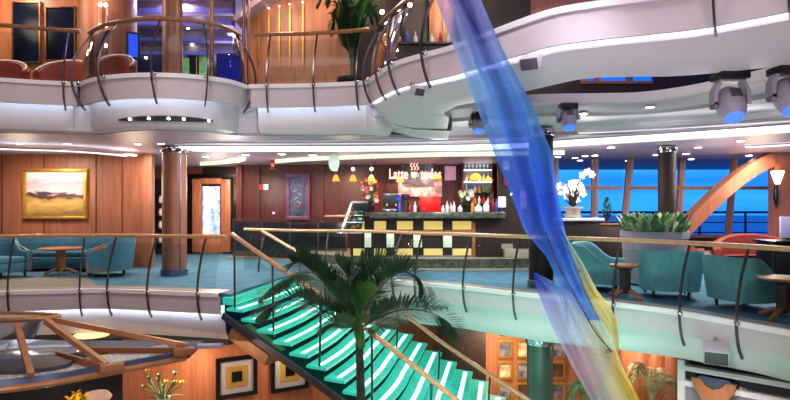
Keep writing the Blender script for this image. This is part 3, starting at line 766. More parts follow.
# carved doorway with blue glass
t = thing('display_doorway', 'wooden doorway frame with a lit blue and white glass panel', 'doorway', fp(211, 20.2))
zt = Z(178, 20.2)
q = MB()
for px in (189.5, 237): q.box((X(px, 20.2) - t.location.x, 0, zt / 2), (.16, .25, zt))
q.box((X(213, 20.2) - t.location.x, 0, zt + .06), (1.95, .25, .12)); q.build('outer_frame', M['black'], t, local=True)
q = MB()
for px in (197, 226): q.box((X(px, 20.2) - t.location.x, .02, zt / 2), (.36 if px > 200 else .32, .16, zt - .1), bev=.02)
q.box((X(211, 20.2) - t.location.x, .02, zt - .12), (.75, .16, .22), bev=.02); q.box((X(211, 20.2) - t.location.x, .02, .35), (.75, .16, .7), bev=.02); q.build('door_panel', M['woodo'], t, local=True)
q = MB(); q.box((X(211, 20.2) - t.location.x, .03, 1.55), (.62, .04, 1.75)); q.build('glass_panel', mat('art_glass', '#ffffff', .2, emit=.75, ehex='#5a9ae8', kind='noise', scale=5, var=.4, hex2='#2a60c0'), t, local=True)
q = MB(); q.box((X(207, 20.2) - t.location.x, -.03, 1.55), (.16, .03, 1.75)); q.build('white_strip', mat('art_glass_white', '#f0ecd8', .3, emit=.8, ehex='#f4ecd0'), t, local=True)
# recess with lit shelves left of the column
t = thing('display_shelf', 'narrow lit display shelves between painting wall and wood column', 'shelf', (X(157, 19.8), 19.9, .008))
q = MB(); q.box((0, .1, 1.35), (.5, .06, 2.7)); q.build('back_panel', M['purpled'], t, local=True)
for z in (.4, .9, 1.35, 1.8, 2.2): q = MB(); q.box((.05, -.04, z), (.46, .22, .03)); q.build('shelf_board', M['chrome'], t, local=True)
for k, z in enumerate((.415, .915, 1.365, 1.815)):
    o = tag(MB().lathe([(.03, 0), (.07, .05), (.08, .14), (.04, .22), (.05, .26)], (X(157, 19.8) + .1, 19.84, z + .012), 12).build('vase', M['ceramic']), f"white vase on the {('bottom', 'second', 'third', 'top')[k]} lit display shelf beside the column", 'vase', 'vases on the display shelves')
    o.data.materials[0] = M['ceramic']
# niche artwork on the bar wall
t, w, h = framed('wall_niche', 'tall violet-lit framed relief on the dark red wall', 'artwork', 286, 310, 173, 220, 19.2, .13, mat('violet_light_frame', '#6a4068', .4), mat('crest_relief', '#5a6a88', .3, metal=.3, scale=4, hex2='#20263a'))  # frame colour carries the violet light of the niche
q = MB(); q.vprism([(-.2, .38), (0, .46), (.2, .38), (.2, -.1), (.12, -.34), (0, -.44), (-.12, -.34), (-.2, -.1)], -.06, -.03); q.build('shield_relief', M['steelblue'], t, local=True)
for dx, dz in ((-.08, .2), (.08, .08), (-.06, -.06), (.04, -.2)):
    q = MB(); q.box((dx, -.075, dz), (.16, .03, .05), rot=Matrix.Rotation(.5 * (1 if dx > 0 else -1), 3, 'Y'), bev=.01); q.build('bar_relief', M['planter'], t, local=True)
q = MB(); q.box((0, -.07, -.34), (.12, .03, .06), bev=.01); q.build('red_plaque', M['redp'], t, local=True)
t = thing('fire_sign', 'small red and white safety sign on the dark red wall', 'sign', W(263.5, 187, 19.3))
q = MB(); q.box((-.085, 0, 0), (.15, .02, .2)); q.build('red_panel', M['redp'], t, local=True)
q = MB(); q.box((.085, 0, 0), (.17, .02, .2)); q.build('white_panel', M['ceramic'], t, local=True)
t = thing('ceiling_beacon', 'small red-lit beacon hanging over the dark red wall', 'lamp', W(273, 165, 17.5))
q = MB(); q.lathe([(.01, .18), (.1, .17), (.1, .14), (.04, .1), (.04, -.08), (.1, -.1), (.1, -.13), (.01, -.14)], (0, 0, 0), 14); q.build('housing', M['bronze'], t, local=True)
q = MB(); q.ball((0, -.05, 0), .05); q.build('lens', mat('red_lens', '#ff5040', .3, emit=3, ehex='#ff4030'), t, local=True)
tag(MB().box((X(273.5, 19.3), 19.33, Z(213, 19.3)), (.09, .04, .09), bev=.01).build('wall_switch', M['ceramic']), 'small pale switch plate on the dark red wall', 'switch')

# low dark glass partition in front of the bar wall
t = thing('glass_partition', 'low smoked glass partition with dark cap before the dark red wall', 'partition', (X(290, 17.9), 17.9, .262))
for k in range(4):
    q = MB(); q.box((-1.35 + k * .9, 0, .48), (.86, .03, .9)); q.build('glass_panel', M['dglass'], t, local=True)
for k in range(5): q = MB(); q.box((-1.8 + k * .9, 0, .5), (.04, .05, 1.0)); q.build('post', M['steel'], t, local=True)
q = MB(); q.box((0, 0, 1.02), (3.66, .1, .05)); q.build('cap_rail', M['walnut'], t, local=True)
# ================================================================ coffee bar
BY = 15.75; PZ = .262
t = thing('bar_counter', 'long coffee bar counter with dark marble top and amber lit niches', 'bar counter', (X(440, BY), BY, PZ))
cx = X(440, BY); L = lambda px: X(px, BY) - cx
zc = Z(212, BY) - PZ            # counter height above platform
q = MB(); q.box(((L(350) + L(530)) / 2, .4, zc / 2 - .05), (L(530) - L(350), .5, zc - .1)); q.build('body', M['walnut'], t, local=True)
q = MB(); q.box(((L(369.5) + L(504)) / 2, .2, zc - .085), (L(504) - L(369.5), .95, .17), bev=.02); q.build('worktop', M['marble'], t, local=True)
nx = [(353, 364), (374, 386), (397, 413), (424, 443), (453, 472)]
for a, b in nx:
    w = L(b) - L(a); c = (L(a) + L(b)) / 2
    q = MB(); q.box((c, .14, Z(225.5, BY) - PZ), (w, .03, .24)); q.build('lit_panel', M['amber'], t, local=True)
    q = MB(); q.box((c, .14, Z(252.5, BY) - PZ), (w, .03, .2)); q.build('lit_panel', M['amber'], t, local=True)
for a, b in ((364.5, 371), (386.5, 394), (413.5, 422), (443.5, 452)):
    w = L(b) - L(a); c = (L(a) + L(b)) / 2
    q = MB(); q.box((c, .08, Z(240, BY) - PZ), (w, .12, .42), bev=.01); q.build('pilaster', M['pilaster'], t, local=True)
    q = MB(); q.box((c, .1, .5), (w * .8, .1, 1.0)); q.build('upright', M['blackm'], t, local=True)
q = MB(); q.box(((L(372) + L(474)) / 2, .06, Z(231.5, BY) - PZ), (L(474) - L(372), .2, .05), bev=.01); q.build('ledge', M['tan'], t, local=True)
q = MB(); q.box(((L(372) + L(474)) / 2, .1, .03), (L(474) - L(372), .12, .05)); q.build('kick_rail', M['chrome'], t, local=True)
q = MB(); q.box((L(474), .1, .5), (.08, .14, 1.0)); q.build('end_post', M['tan'], t, local=True)
q = MB(); q.box((L(508), .13, Z(246.5, BY) - PZ), (.32, .02, .14)); q.build('plate', M['stone'], t, local=True)
q = MB(); q.box((L(517), .0, .12), (.74, .3, .24), bev=.015); q.build('stone_block', M['stone'], t, local=True)
# pastry case
def pq(px, py, dy=0): p = W(px, py, BY + dy); return (p.x, p.z)
SH=0
t = thing('pastry_case', 'slanted glass pastry display case at the end of the bar counter', 'display case', W(354, 215, 15.5))
ox, oz = t.location.x, t.location.z
a = [W(341, 233, 15.25), W(352, 202, 15.25), W(368, 202, 15.25), W(368, 219, 15.25), W(360, 233, 15.25)]
fr = lambda p, q_: MB().bar([p, q_], .06, .05, side=(0, 1, 0)).build('frame_bar', M['chrome'], t)
for u, v in ((0, 1), (1, 2)): fr(a[u], a[v])
q = MB(); q.vprism([(a[0].x + .05, a[0].z), (a[1].x + .03, a[1].z - .04), (a[2].x - .02, a[2].z - .04), (a[4].x, a[4].z)], 15.27, 15.30); q.build('glass', M['sglass'], t)
q = MB(); q.vprism([(a[0].x + .1, a[0].z), (a[1].x + .06, a[1].z - .06), (a[2].x - .02, a[2].z - .06), (a[4].x, a[4].z)], 15.52, 15.55); q.build('back_panel', mat('case_back', '#2a3848', .4, scale=9), t)
q = MB(); q.box((X(350, 15.4), 15.4, a[0].z + .01), (.7, .26, .04)); q.build('tray_ledge', M['ceramic'], t)
cols = ['yellow', 'orangep', 'leafb', 'yellow', 'pink', 'ceramic', 'leafb', 'yellow', 'orangep']
CY = 15.42
for k, (px, py) in enumerate(((350, 212), (355, 213), (361, 212), (348, 219), (354, 220), (360, 219), (347, 226), (353, 227), (358, 226))):
    p = W(px, py, CY)
    o = tag(MB().ball(p, .062, sx=1.1, sz=.75, sy=.9).build('pastry', M[cols[k]]), f"{('golden', 'brown', 'green iced', 'golden', 'pink iced', 'white iced', 'green iced', 'golden', 'brown')[k]} pastry, {('first', 'second', 'third')[k % 3]} along the {('top', 'middle', 'bottom')[k // 3]} shelf of the display case", 'pastry', 'pastries in the display case')
for z in (215.2, 222.2): p = W(354, z, CY); q = MB(); q.box((p.x, CY, p.z), (.5, .16, .02)); q.build('shelf', M['chrome'], t)
p = W(342, 216, 15.0)
tag(MB().box((p.x - .1, 15.0, p.z), (.7, .25, .05), bev=.01).build('mounted_ledge', M['rail']), 'narrow pale wood ledge sticking out from the pastry case', 'ledge')

CT = Z(212, BY) + .003            # counter top height
# pendant lamps
for k, px in enumerate((336, 353, 371.5)):
    c = W(px, 178.5, 15.4); r = thing('pendant_lamp', ('amber pendant lamp hanging below the pale oval disc', 'middle amber pendant lamp of the three over the pastry case', 'amber pendant lamp nearest the flower arrangement')[k], 'lamp', c, group='amber pendant lamps')
    q = MB(); q.lathe([(.025, .1), (.05, .08), (.105, -.06), (.1, -.07), (.04, .05)], (0, 0, 0), 18); q.build('lamp_shade', M['amberlamp'], r, local=True)
    q = MB(); q.tube([(0, 0, .12), (0, 0, 3.05 - c.z)], .008, 6); q.build('cord', M['steel'], r, local=True)
    q = MB(); q.ball((0, 0, 2.72 - c.z), .05); q.build('canopy', M['lampc'], r, local=True)
c = W(334, 162.5, 15.1)
t = thing('hanging_disc', 'pale oval glass disc hanging from the glowing cove', 'ornament', c)
q = MB(); q.ball((0, 0, 0), .2, sx=.75, sy=.2, sz=1.2, u=20, v=12); q.build('disc', mat('pale_disc', '#d8ecdc', .2, emit=.3, ehex='#d8f4dc', scale=6), t, local=True)
q = MB(); q.tube([(0, 0, .22), (0, 0, 3.05 - c.z)], .006, 6); q.build('wire', M['steel'], t, local=True)

# sign lettering on the bar wall
def text(s, size, loc, m, name, parent=None, ext=.02, bold=0):
    cu = bpy.data.curves.new('lettering', 'FONT'); cu.body = s; cu.size = size; cu.extrude = ext; cu.offset = bold; cu.align_x = 'CENTER'
    to = bpy.data.objects.new('lettering', cu); COL.objects.link(to)
    bpy.context.view_layer.update()
    me = bpy.data.meshes.new_from_object(to.evaluated_get(bpy.context.evaluated_depsgraph_get()))
    bpy.data.objects.remove(to); bpy.data.curves.remove(cu)
    me.transform(Matrix.Translation(Vector(loc)) @ Matrix.Rotation(PI / 2, 4, 'X') @ Matrix.Diagonal((.68, 1, 1, 1))); me.materials.clear(); me.materials.append(m)
    o = bpy.data.objects.new(name, me); COL.objects.link(o)
    if parent: o.parent = parent
    return o
SY = 18.9
c = W(414, 175, SY)
t = thing('bar_sign', 'glowing pink lettered sign with a cup emblem high on the bar wall', 'sign', c)
sgm = mat('sign_letter', '#ffd8d0', .4, emit=1.4, ehex='#ffb6a6')
text('Latte', .47, (X(398.5, SY) - c.x, 0, Z(178.5, SY) - c.z), sgm, 'lettering', t, bold=.008)
text('tudes', .47, (X(431, SY) - c.x, 0, Z(178.5, SY) - c.z), sgm, 'lettering', t, bold=.008)
q = MB(); q.lathe([(.05, -.1), (.09, -.04), (.11, .1), (.1, .1), (.07, 0)], (X(414, SY) - c.x, 0, 0), 16); q.tube([(X(414, SY) - c.x + .1, 0, .07), (X(414, SY) - c.x + .15, 0, .04), (X(414, SY) - c.x + .14, 0, -.04), (X(414, SY) - c.x + .08, 0, -.04)], .014, 6); q.build('cup_emblem', sgm, t, local=True)
q = MB()
for k in range(3): q.tube(smooth([(X(411 + k * 3, SY) - c.x, 0, .16), (X(412.5 + k * 3, SY) - c.x, 0, .24), (X(410.5 + k * 3, SY) - c.x, 0, .32), (X(412 + k * 3, SY) - c.x, 0, .4)], 3), .018, 5)
q.build('steam_emblem', sgm, t, local=True)
q = MB(); q.box((X(418, SY) - c.x, .06, .06), (1.1, .03, .75)); q.build('mirror_panel', mat('sign_mirror', '#8a8890', .2, metal=.6, scale=9, hex2='#3a3438'), t, local=True)
# splash poster
def splash():
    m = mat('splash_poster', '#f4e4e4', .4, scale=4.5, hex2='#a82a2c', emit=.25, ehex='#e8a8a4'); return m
c = W(420, 188, 19.2)
t = thing('splash_picture', 'red panel with a white milk splash print behind the counter', 'artwork', c)
q = MB(); q.box((0, 0, .02), (X(442, 19.2) - X(398, 19.2), .04, .62), bev=.01); q.build('print', splash(), t, local=True)
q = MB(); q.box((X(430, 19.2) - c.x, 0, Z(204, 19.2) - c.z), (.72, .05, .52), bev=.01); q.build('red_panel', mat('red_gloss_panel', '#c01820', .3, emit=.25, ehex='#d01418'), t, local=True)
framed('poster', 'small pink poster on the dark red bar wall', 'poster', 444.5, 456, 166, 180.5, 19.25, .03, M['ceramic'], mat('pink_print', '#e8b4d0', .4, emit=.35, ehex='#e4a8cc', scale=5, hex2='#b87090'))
# lit back bar shelves
c = (X(477.5, 18.9), 18.95, .262)
t = thing('back_bar_shelf', 'brightly lit back bar shelves of glasses and bottles', 'shelf', c)
wS = X(493, 18.9) - X(463, 18.9); hz = Z(160, 18.9) - .262
q = MB(); q.box((0, .12, hz / 2), (wS, .04, hz)); q.build('back_panel', mat('mirror_back', '#8a8a90', .15, metal=.7, scale=5), t, local=True)
q = MB()
for s in (-1, 1): q.box((s * wS / 2, 0, hz / 2), (.07, .3, hz))
q.box((0, 0, hz), (wS + .07, .3, .07)); q.build('case_frame', M['wooddark'], t, local=True)
shz = [Z(y, 18.9) - .262 for y in (170, 182, 193, 204)]
for z in shz: q = MB(); q.box((0, -.02, z), (wS - .08, .24, .025)); q.build('shelf_board', M['lampc'] if z in shz[:2] else M['chrome'], t, local=True)
BC = {'amber': mat('amber_bottle', '#d08020', .15, emit=.15, ehex='#d07818'), 'green': mat('green_bottle', '#2f6a3a', .15), 'clear': mat('clear_bottle', '#d8dce4', .1), 'red': mat('red_bottle', '#b02028', .2), 'blue': mat('blue_bottle', '#2848b8', .2, emit=.15, ehex='#2848d8'), 'brown': mat('brown_bottle', '#4a2818', .2), 'white': M['ceramic'], 'yellow': mat('yellow_bottle', '#e8c040', .2)}
def bottle(name, col, loc, h, label, group, r=.045, cat='bottle'):
    t = thing(name, label, cat, loc, group=group)
    q = MB(); q.lathe([(r * .9, 0), (r, .01), (r, h * .55), (r * .4, h * .72), (r * .36, h * .92)], (0, 0, 0), 14); q.build('glass_body', BC[col], t, local=True)
    q = MB(); q.lathe([(r * .42, h * .92), (r * .42, h), (.002, h)], (0, 0, 0), 12); q.build('cap', M['gold'] if col in ('brown', 'clear') else M['blackm'], t, local=True)
    return t
def glassw(loc, h, label, group):
    t = thing('wine_glass', label, 'glass', loc, group=group)
    q = MB(); q.lathe([(.035, 0), (.03, .006), (.006, .012), (.006, h * .45), (.035, h * .6), (.042, h * .8), (.034, h)], (0, 0, 0), 12); q.build('bowl', BC['clear'], t, local=True)
ordn = ['first', 'second', 'third', 'fourth', 'fifth', 'sixth', 'seventh', 'eighth', 'ninth', 'tenth']
for s, (z, cl) in enumerate(((shz[1], ['clear', 'amber', 'amber', 'clear', 'yellow', 'clear']), (shz[2], ['clear', 'blue', 'white', 'amber', 'green', 'green']), (shz[3], ['green', 'clear', 'amber', 'white', 'red', 'clear']))):
    for k, cc in enumerate(cl):
        bottle('bottle', cc, (c[0] - wS / 2 + .13 + k * (wS - .24) / 5.2, 18.92, .262 + z + .014), random.uniform(.22, .3), f'{cc} bottle, {ordn[k]} along the {("upper", "middle", "lowest")[s]} bottle row of the lit back bar', 'bottles on the back bar')
for k in range(7):
    glassw((c[0] - wS / 2 + .1 + k * (wS - .2) / 6.5, 18.92, .262 + shz[0] + .014), .2, f'clear stemmed glass, {ordn[k]} along the top shelf of the lit back bar', 'glasses on the back bar')
for k, (px, py, w_) in enumerate(((400, 181, .12), (437, 178, .13), (475.5, 178, .2), (489, 180, .12))):
    p = W(px, py, 18.4)
    t = thing('globe_lamp', ('amber globe lamp under the first word of the sign', 'amber globe lamp beside the pink poster', 'largest amber dome lamp before the back bar shelves', 'small amber globe lamp at the end of the back bar')[k], 'lamp', p, group='amber globe lamps')
    q = MB(); q.lathe([(.01, w_ * .8), (w_ * .6, w_ * .6), (w_, 0), (w_ * .95, -w_ * .25), (.01, -w_ * .2)], (0, 0, 0), 18); q.build('shade', M['amberlamp'], t, local=True)
    q = MB(); q.tube([(0, 0, w_ * .8), (0, 0, 3.14 - p.z)], .008, 6); q.build('cord', M['steel'], t, local=True)

# things on the counter
def cy(px, dy=.25): return (X(px, BY + dy), BY + dy, CT)
t = thing('espresso_machine', 'dark espresso machine on the bar counter left of the red panel'.replace(' left of', ' before'), 'coffee machine', cy(391.5, .5))
q = MB(); q.box((0, 0, .3), (.5, .4, .36), bev=.03); q.build('body', M['blackm'], t, local=True)
q = MB(); q.box((0, -.02, .04), (.52, .44, .08), bev=.015); q.build('drip_tray', M['chrome'], t, local=True)
q = MB(); q.box((0, 0, .5), (.46, .36, .05), bev=.01); q.build('cup_rail', M['chrome'], t, local=True)
for k in (-1, 1): q = MB(); q.tube([(k * .13, -.2, .22), (k * .13, -.22, .16)], .035, 10); q.tube([(k * .16, -.22, .17), (k * .16, -.36, .15)], .014, 6); q.build('group_head', M['chrome'], t, local=True)
q = MB(); q.box((.2, -.205, .38), (.12, .01, .1)); q.build('display', M['screen'], t, local=True)
t = thing('coffee_grinder', 'dark coffee grinder with tall hopper beside the espresso machine', 'coffee grinder', cy(405.5, .3))
q = MB(); q.lathe([(.09, 0), (.1, .02), (.08, .06), (.09, .3), (.06, .34)], seg=16); q.build('body', M['blackm'], t, local=True)
q = MB(); q.lathe([(.05, .34), (.13, .46), (.13, .5), (.02, .52)], seg=16); q.build('hopper', M['steel'], t, local=True)
for k, (px, col, h) in enumerate(((399.5, 'blue', .34), (410, 'red', .24), (415, 'clear', .3), (419, 'brown', .26), (424, 'red', .2), (443, 'white', .2), (447, 'clear', .32), (451, 'clear', .26), (454, 'clear', .3), (493, 'red', .42), (496.5, 'blue', .38), (472.5, 'amber', .34))):
    bottle('bottle', col, cy(px, .05 + .12 * (k % 2)), h, f"{col} bottle on the bar counter {('before the espresso machine', 'just past the coffee grinder', 'between two darker bottles near the grinder', 'in front of the red panel edge', 'in front of the red panel', 'at the far edge of the red panel', 'first of three beside the foliage', 'second of three beside the foliage', 'third of three beside the foliage', 'taller of the pair by the square lamp', 'slimmest by the square white lamp', 'before the back bar shelves')[k]}", 'bottles on the counter')
for k, (px, h, r) in enumerate(((478.5, .2, .11), (486.5, .28, .09), (460, .16, .07))):
    t = thing('jar', ('wide white jar beside the leafy counter arrangement', 'tall white jar before the coloured bottles', 'small white jar among the counter glasses')[k], 'jar', cy(px, .08), group='white jars on the counter')
    q = MB(); q.lathe([(r * .7, 0), (r, .03), (r, h * .7), (r * .6, h * .8)], seg=18); q.build('body', M['ceramic'], t, local=True)
    q = MB(); q.lathe([(r * .66, h * .8), (r * .6, h * .9), (.02, h), (.02, h + .03), (.001, h + .035)], seg=16); q.build('lid', M['ceramic'], t, local=True)
t = thing('table_lamp', 'small lamp with white square shade on the end of the bar counter', 'lamp', cy(502, .1))
q = MB(); q.box((0, 0, .28), (.19, .19, .3), bev=.02); q.build('lamp_shade', mat('square_shade', '#f4f0f8', .5, emit=.8, ehex='#f0ecff'), t, local=True)
q = MB(); q.lathe([(.07, 0), (.07, .02), (.015, .03), (.015, .13)], seg=12); q.build('base', M['chrome'], t, local=True)
def bouquet(name, label, loc, h, w, cols, n=60, pot='blackm'):
    t = thing(name, label, 'flower arrangement', loc)
    q = MB(); q.lathe([(.1, 0), (.12, .02), (.14, .16), (.15, .18), (.12, .18), (0, .16)], seg=16); q.build('pot', M[pot], t, local=True)
    q = MB()
    for k in range(n):
        a = random.uniform(0, 6.28); r = w * math.sqrt(random.random()); blade(q, (0, 0, .16), (r * math.cos(a), r * .6 * math.sin(a), random.uniform(.2, h)), .04, .15, 4)
    q.build('foliage', M['leaf'], t, local=True)
    for ci, c_ in enumerate(cols):
        q = MB()
        for k in range(8):
            a = random.uniform(0, 6.28); r = w * random.uniform(.2, .95); p = Vector((r * math.cos(a), r * .6 * math.sin(a) - .03, random.uniform(.3, h)))
            for m_ in range(6):
                b = m_ * PI / 3; blade(q, p, p + Vector((math.cos(b) * .08, -.03, math.sin(b) * .08)), .03, .05, 3, Vector((0, -1, 0)))
        q.build('blossom', M[c_], t, local=True)
    return t
bouquet('flower_arrangement', 'tall red and orange flower arrangement on the bar counter by the pastry case', cy(370, .2), .95, .27, ['redp', 'orangep', 'pink', 'redp'], 80)
bouquet('flower_arrangement', 'low leafy arrangement with pale flowers before the back bar shelves', cy(467, .45), .6, .36, ['pink', 'leafl'], 70)
# round sign and plates on the dark wall behind the ribbon
def plate(px, py, w, h, m, name, label, cat, Y=17.15, round_=False):
    p = W(px, py, Y); q = MB()
    if round_: q.lathe([(.001, -.015), (w / 2, -.015), (w / 2, .015), (.001, .015)], (0, 0, 0), 20); q.xform(Matrix.Translation(p) @ Matrix.Rotation(PI / 2, 4, 'X') @ Matrix.Diagonal((.68, 1, 1, 1)))
    else: q.box(p, (w, .03, h), bev=.008)
    return tag(q.build(name, m), label, cat)
plate(506, 165, .22, .3, M['ceramic'], 'notice_sign', 'upper pale notice plate on the dark wall behind the ribbon', 'sign')
plate(523, 200, .2, .55, M['fixture'], 'notice_sign', 'tall grey notice plate on the dark wall behind the ribbon', 'sign')
plate(506, 181.5, .27, .27, M['redp'], 'round_sign', 'small round red sign on the dark wall behind the ribbon', 'sign', round_=True)
plate(511.5, 194, .1, .1, M['lampc'], 'mounted_indicator', 'tiny white light on the dark wall below the round sign', 'lamp', round_=True)
# ================================================================ upper level
wallbox('wall_upper', (-13, 14.5), (X(88, 14.5), 14.5), ZU, 7.6, M['woodo'])
for k, (a, b, y0, y1) in enumerate(((14, 40, 3, 62), (47, 75, 8, 60))):
    r = bpy.data.objects.new(f'window_{11+k}', None); COL.objects.link(r); pc = W((a+b)/2, (y0+y1)/2, 14.47); r.location = pc; OFF[r.name] = pc; struct(r)
    A, B = W(a, y1, 14.47), W(b, y0, 14.47); w, h = B.x - A.x, B.z - A.z
    q = MB()
    for s in (-1, 1): q.box((s * (w / 2 + .015), -.02, 0), (.035, .06, h + .07)); q.box((0, -.02, s * (h / 2 + .015)), (w, .06, .035))
    q.build('frame', M['bronze'], r, local=True)
    q = MB(); q.box((0, 0, 0), (w, .02, h)); q.build('pane', M['sealed'], r, local=True)
# curved wood wall end
q = MB(); q.lathe([(.75, ZU), (.75, 7.6)], (X(103, 14.6), 14.9, 0), 20, a0=PI, a1=2 * PI); struct(q.build('wall_upper', M['wood']))
for px in (101, 106.5):
    p = W(px, 30, 14.05)
    t = thing('wall_light', f"slim lit wall strip on the curved wood wall, {'nearer the dark windows' if px < 104 else 'nearer the blue screen'}", 'lamp', p)
    q = MB(); q.box((0, 0, 0), (.06, .05, 1.4), bev=.01); q.build('housing', M['bronze'], t, local=True)
    for z in (.62, .1, -.4): q = MB(); q.ball((0, -.04, z), .045, u=8, v=6); q.build('bulb', M['lamp'], t, local=True)
# red seats upstairs
def redseat(label, px, Y, w, name='red_sofa'):
    t = thing(name, label, 'sofa', (X(px, Y), Y, ZU + .002), group='red upper deck seats')
    q = MB(); rows = []
    for k in range(17):
        a = PI * k / 16; x = w / 2 * math.cos(PI - a); y = .35 * math.sin(a); h = .8 + .32 * math.sin(a)
        n = Vector((math.cos(PI - a), math.sin(a), 0)) * .08; p = Vector((x, y, 0))
        rows.append([p - n + Vector((0, 0, .06)), p - n + Vector((0, 0, h - .03)), p + Vector((0, 0, h)), p + n + Vector((0, 0, h - .03)), p + n + Vector((0, 0, .06))])
    q.grid(rows, True); vs = list(q.bm.verts); q.bm.faces.new(vs[:5]); q.bm.faces.new(vs[-5:]); q.build('backrest', M['red'], t, local=True)
    q = MB(); q.box((0, .0, .25), (w * .86, .5, .36), bev=.06); q.build('seat', M['red'], t, local=True)
    q = MB(); q.box((0, 0, .035), (w * .7, .3, .07)); q.build('plinth', M['walnut'], t, local=True)
    q = MB(); q.tube([(w / 2 * math.cos(PI - PI * k / 12), .35 * math.sin(PI * k / 12) - .005, .81 + .32 * math.sin(PI * k / 12) + .012) for k in range(13)], .02, 6); q.build('piping', M['ceramic'], t, local=True)
    return t
redseat('red curved sofa under the first dark window upstairs', -6, 13.5, 1.5)
redseat('red curved sofa under the second dark window upstairs', 63, 13.5, 1.3)
redseat('low red seat behind the rounded balcony below the blue screen', 112, 13.0, .95)
# deep lounge behind
wallbox('wall_upper', (-13, 25.8), (3, 25.8), ZU, 7.8, M['purpled'])
wallbox('wall_upper', (X(122, 15), 15.0), (X(122, 25), 25.0), ZU, 7.8, M['walnut'])
struct(MB().prism([(-13, 11.9), (2.5, 11.9), (2.5, 26), (-13, 26)], 7.6, 7.75).build('ceiling', M['upper_ceiling'], smooth=False))
for k, (Y, y0) in enumerate(((16.2, 9), (17.3, 22), (18.9, 37), (20.6, 51))):
    q = MB(); zz = 7.42; q.box((X(175, Y), Y, zz), (X(236, Y) - X(118, Y), .25, .34)); struct(q.build(f'trim_{36+k}', M['upper_ceiling']))
    q = MB(); q.box((X(175, Y), Y - .14, zz - .1), (X(236, Y) - X(118, Y) - .1, .03, .1)); tag(q.build('violet_cove', M['violet']), f"violet glowing ceiling cove, {('first', 'second', 'third', 'last')[k]} one back in the deep upstairs lounge", 'ceiling light')
for k, (px, py, Y) in enumerate(((136, 7.5, 16.8), (136, 13.5, 17.5), (153, 35, 20), (140, 42, 21), (149, 50, 22), (146, 58, 23), (196, 13, 17.5), (188, 28, 20), (185, 42, 21.5), (192, 45, 22), (206, 18, 18.6), (216, 19, 18.8))):
    q = MB(); p = G(px, py, 7.57); q.lathe([(.001, -.02), (.05, -.02), (.05, .03), (.001, .03)], p, 12)
    tag(q.build('ceiling_spot', M['lamp']), 'tiny round ceiling spot deep in the upstairs lounge', 'ceiling light', 'deep lounge spots')
t = thing('bar_console', 'orange lit low counter at the back of the upstairs lounge', 'counter', (X(156, 22.5), 22.5, ZU + .002))
q = MB(); q.box((0, 0, .5), (1.6, .6, .98), bev=.02); q.build('body', M['walnut'], t, local=True)
q = MB(); q.box((0, -.32, .75), (1.5, .03, .3)); q.build('lit_panel', M['orangelit'], t, local=True)
q = MB(); q.box((0, 0, 1.02), (1.8, .7, .06), bev=.01); q.build('worktop', M['marble'], t, local=True)
for k, (px, w_, m_, y0) in enumerate(((186, .22, 'greenlit', 58), (192, .3, 'blackm', 40), (195, .12, 'orangelit', 45), (204, .35, 'greenlit', 50), (199, .3, 'blackm', 42))):
    Y = 20.5 + .12 * k; p = W(px, 75, Y); h = Z(y0, Y) - ZU
    t = thing('display_board', ('short green lit display panel upstairs beside the wood column', 'black display panel upstairs next to the green one', 'slim orange lit panel upstairs between black panels', 'wide green lit display panel upstairs', 'black display panel upstairs before the wide green one')[k], 'display', (X(px, Y), Y, ZU + .002))
    q = MB(); q.box((0, 0, h / 2 + .04), (w_, .05, h - .1)); q.build('panel', M[m_], t, local=True)
    q = MB(); q.box((0, 0, .03), (w_ + .1, .09, .06)); q.build('base', M['blackm'], t, local=True)
def screen(name, label, px, Y, w, z0, h, rz, m):
    t = thing(name, label, 'screen', (X(px, Y), Y, ZU + .002), rz)
    q = MB(); q.box((0, 0, z0 + h / 2), (w + .12, .06, h + .12), bev=.015); q.build('casing', M['blackm'], t, local=True)
    q = MB(); q.box((0, -.035, z0 + h / 2), (w, .01, h)); q.build('screen', m, t, local=True)
    q = MB(); q.tube([(0, .05, .02), (0, .05, z0 + .1)], .05, 8); q.build('stand', M['blackm'], t, local=True)
    q = MB(); q.box((0, .05, .015), (.4, .3, .03)); q.build('foot', M['blackm'], t, local=True)
screen('display_screen', 'bright blue tilted screen beside the curved wood wall upstairs', 133, 13.6, .2, 1.15, .55, .5, M['screen'])
screen('display_screen', 'dim blue screen beside the slatted wood wall upstairs', 230, 13.3, .52, .35, .75, 0, M['screend'])
for px in (211.5, 243.5, 248.5):
    q = MB(); q.tube([(X(px, 13.0), 13.0, ZU), (X(px, 13.0), 13.0, 7.58)], .05 if px < 220 else .035, 10)
    tag(q.build('bronze_pole', M['bronze']), {211.5: 'thick bronze pole behind the rounded balcony', 243.5: 'slim bronze pole next to the dim blue screen', 248.5: 'slim bronze pole at the edge of the slatted wall'}[px], 'pole')
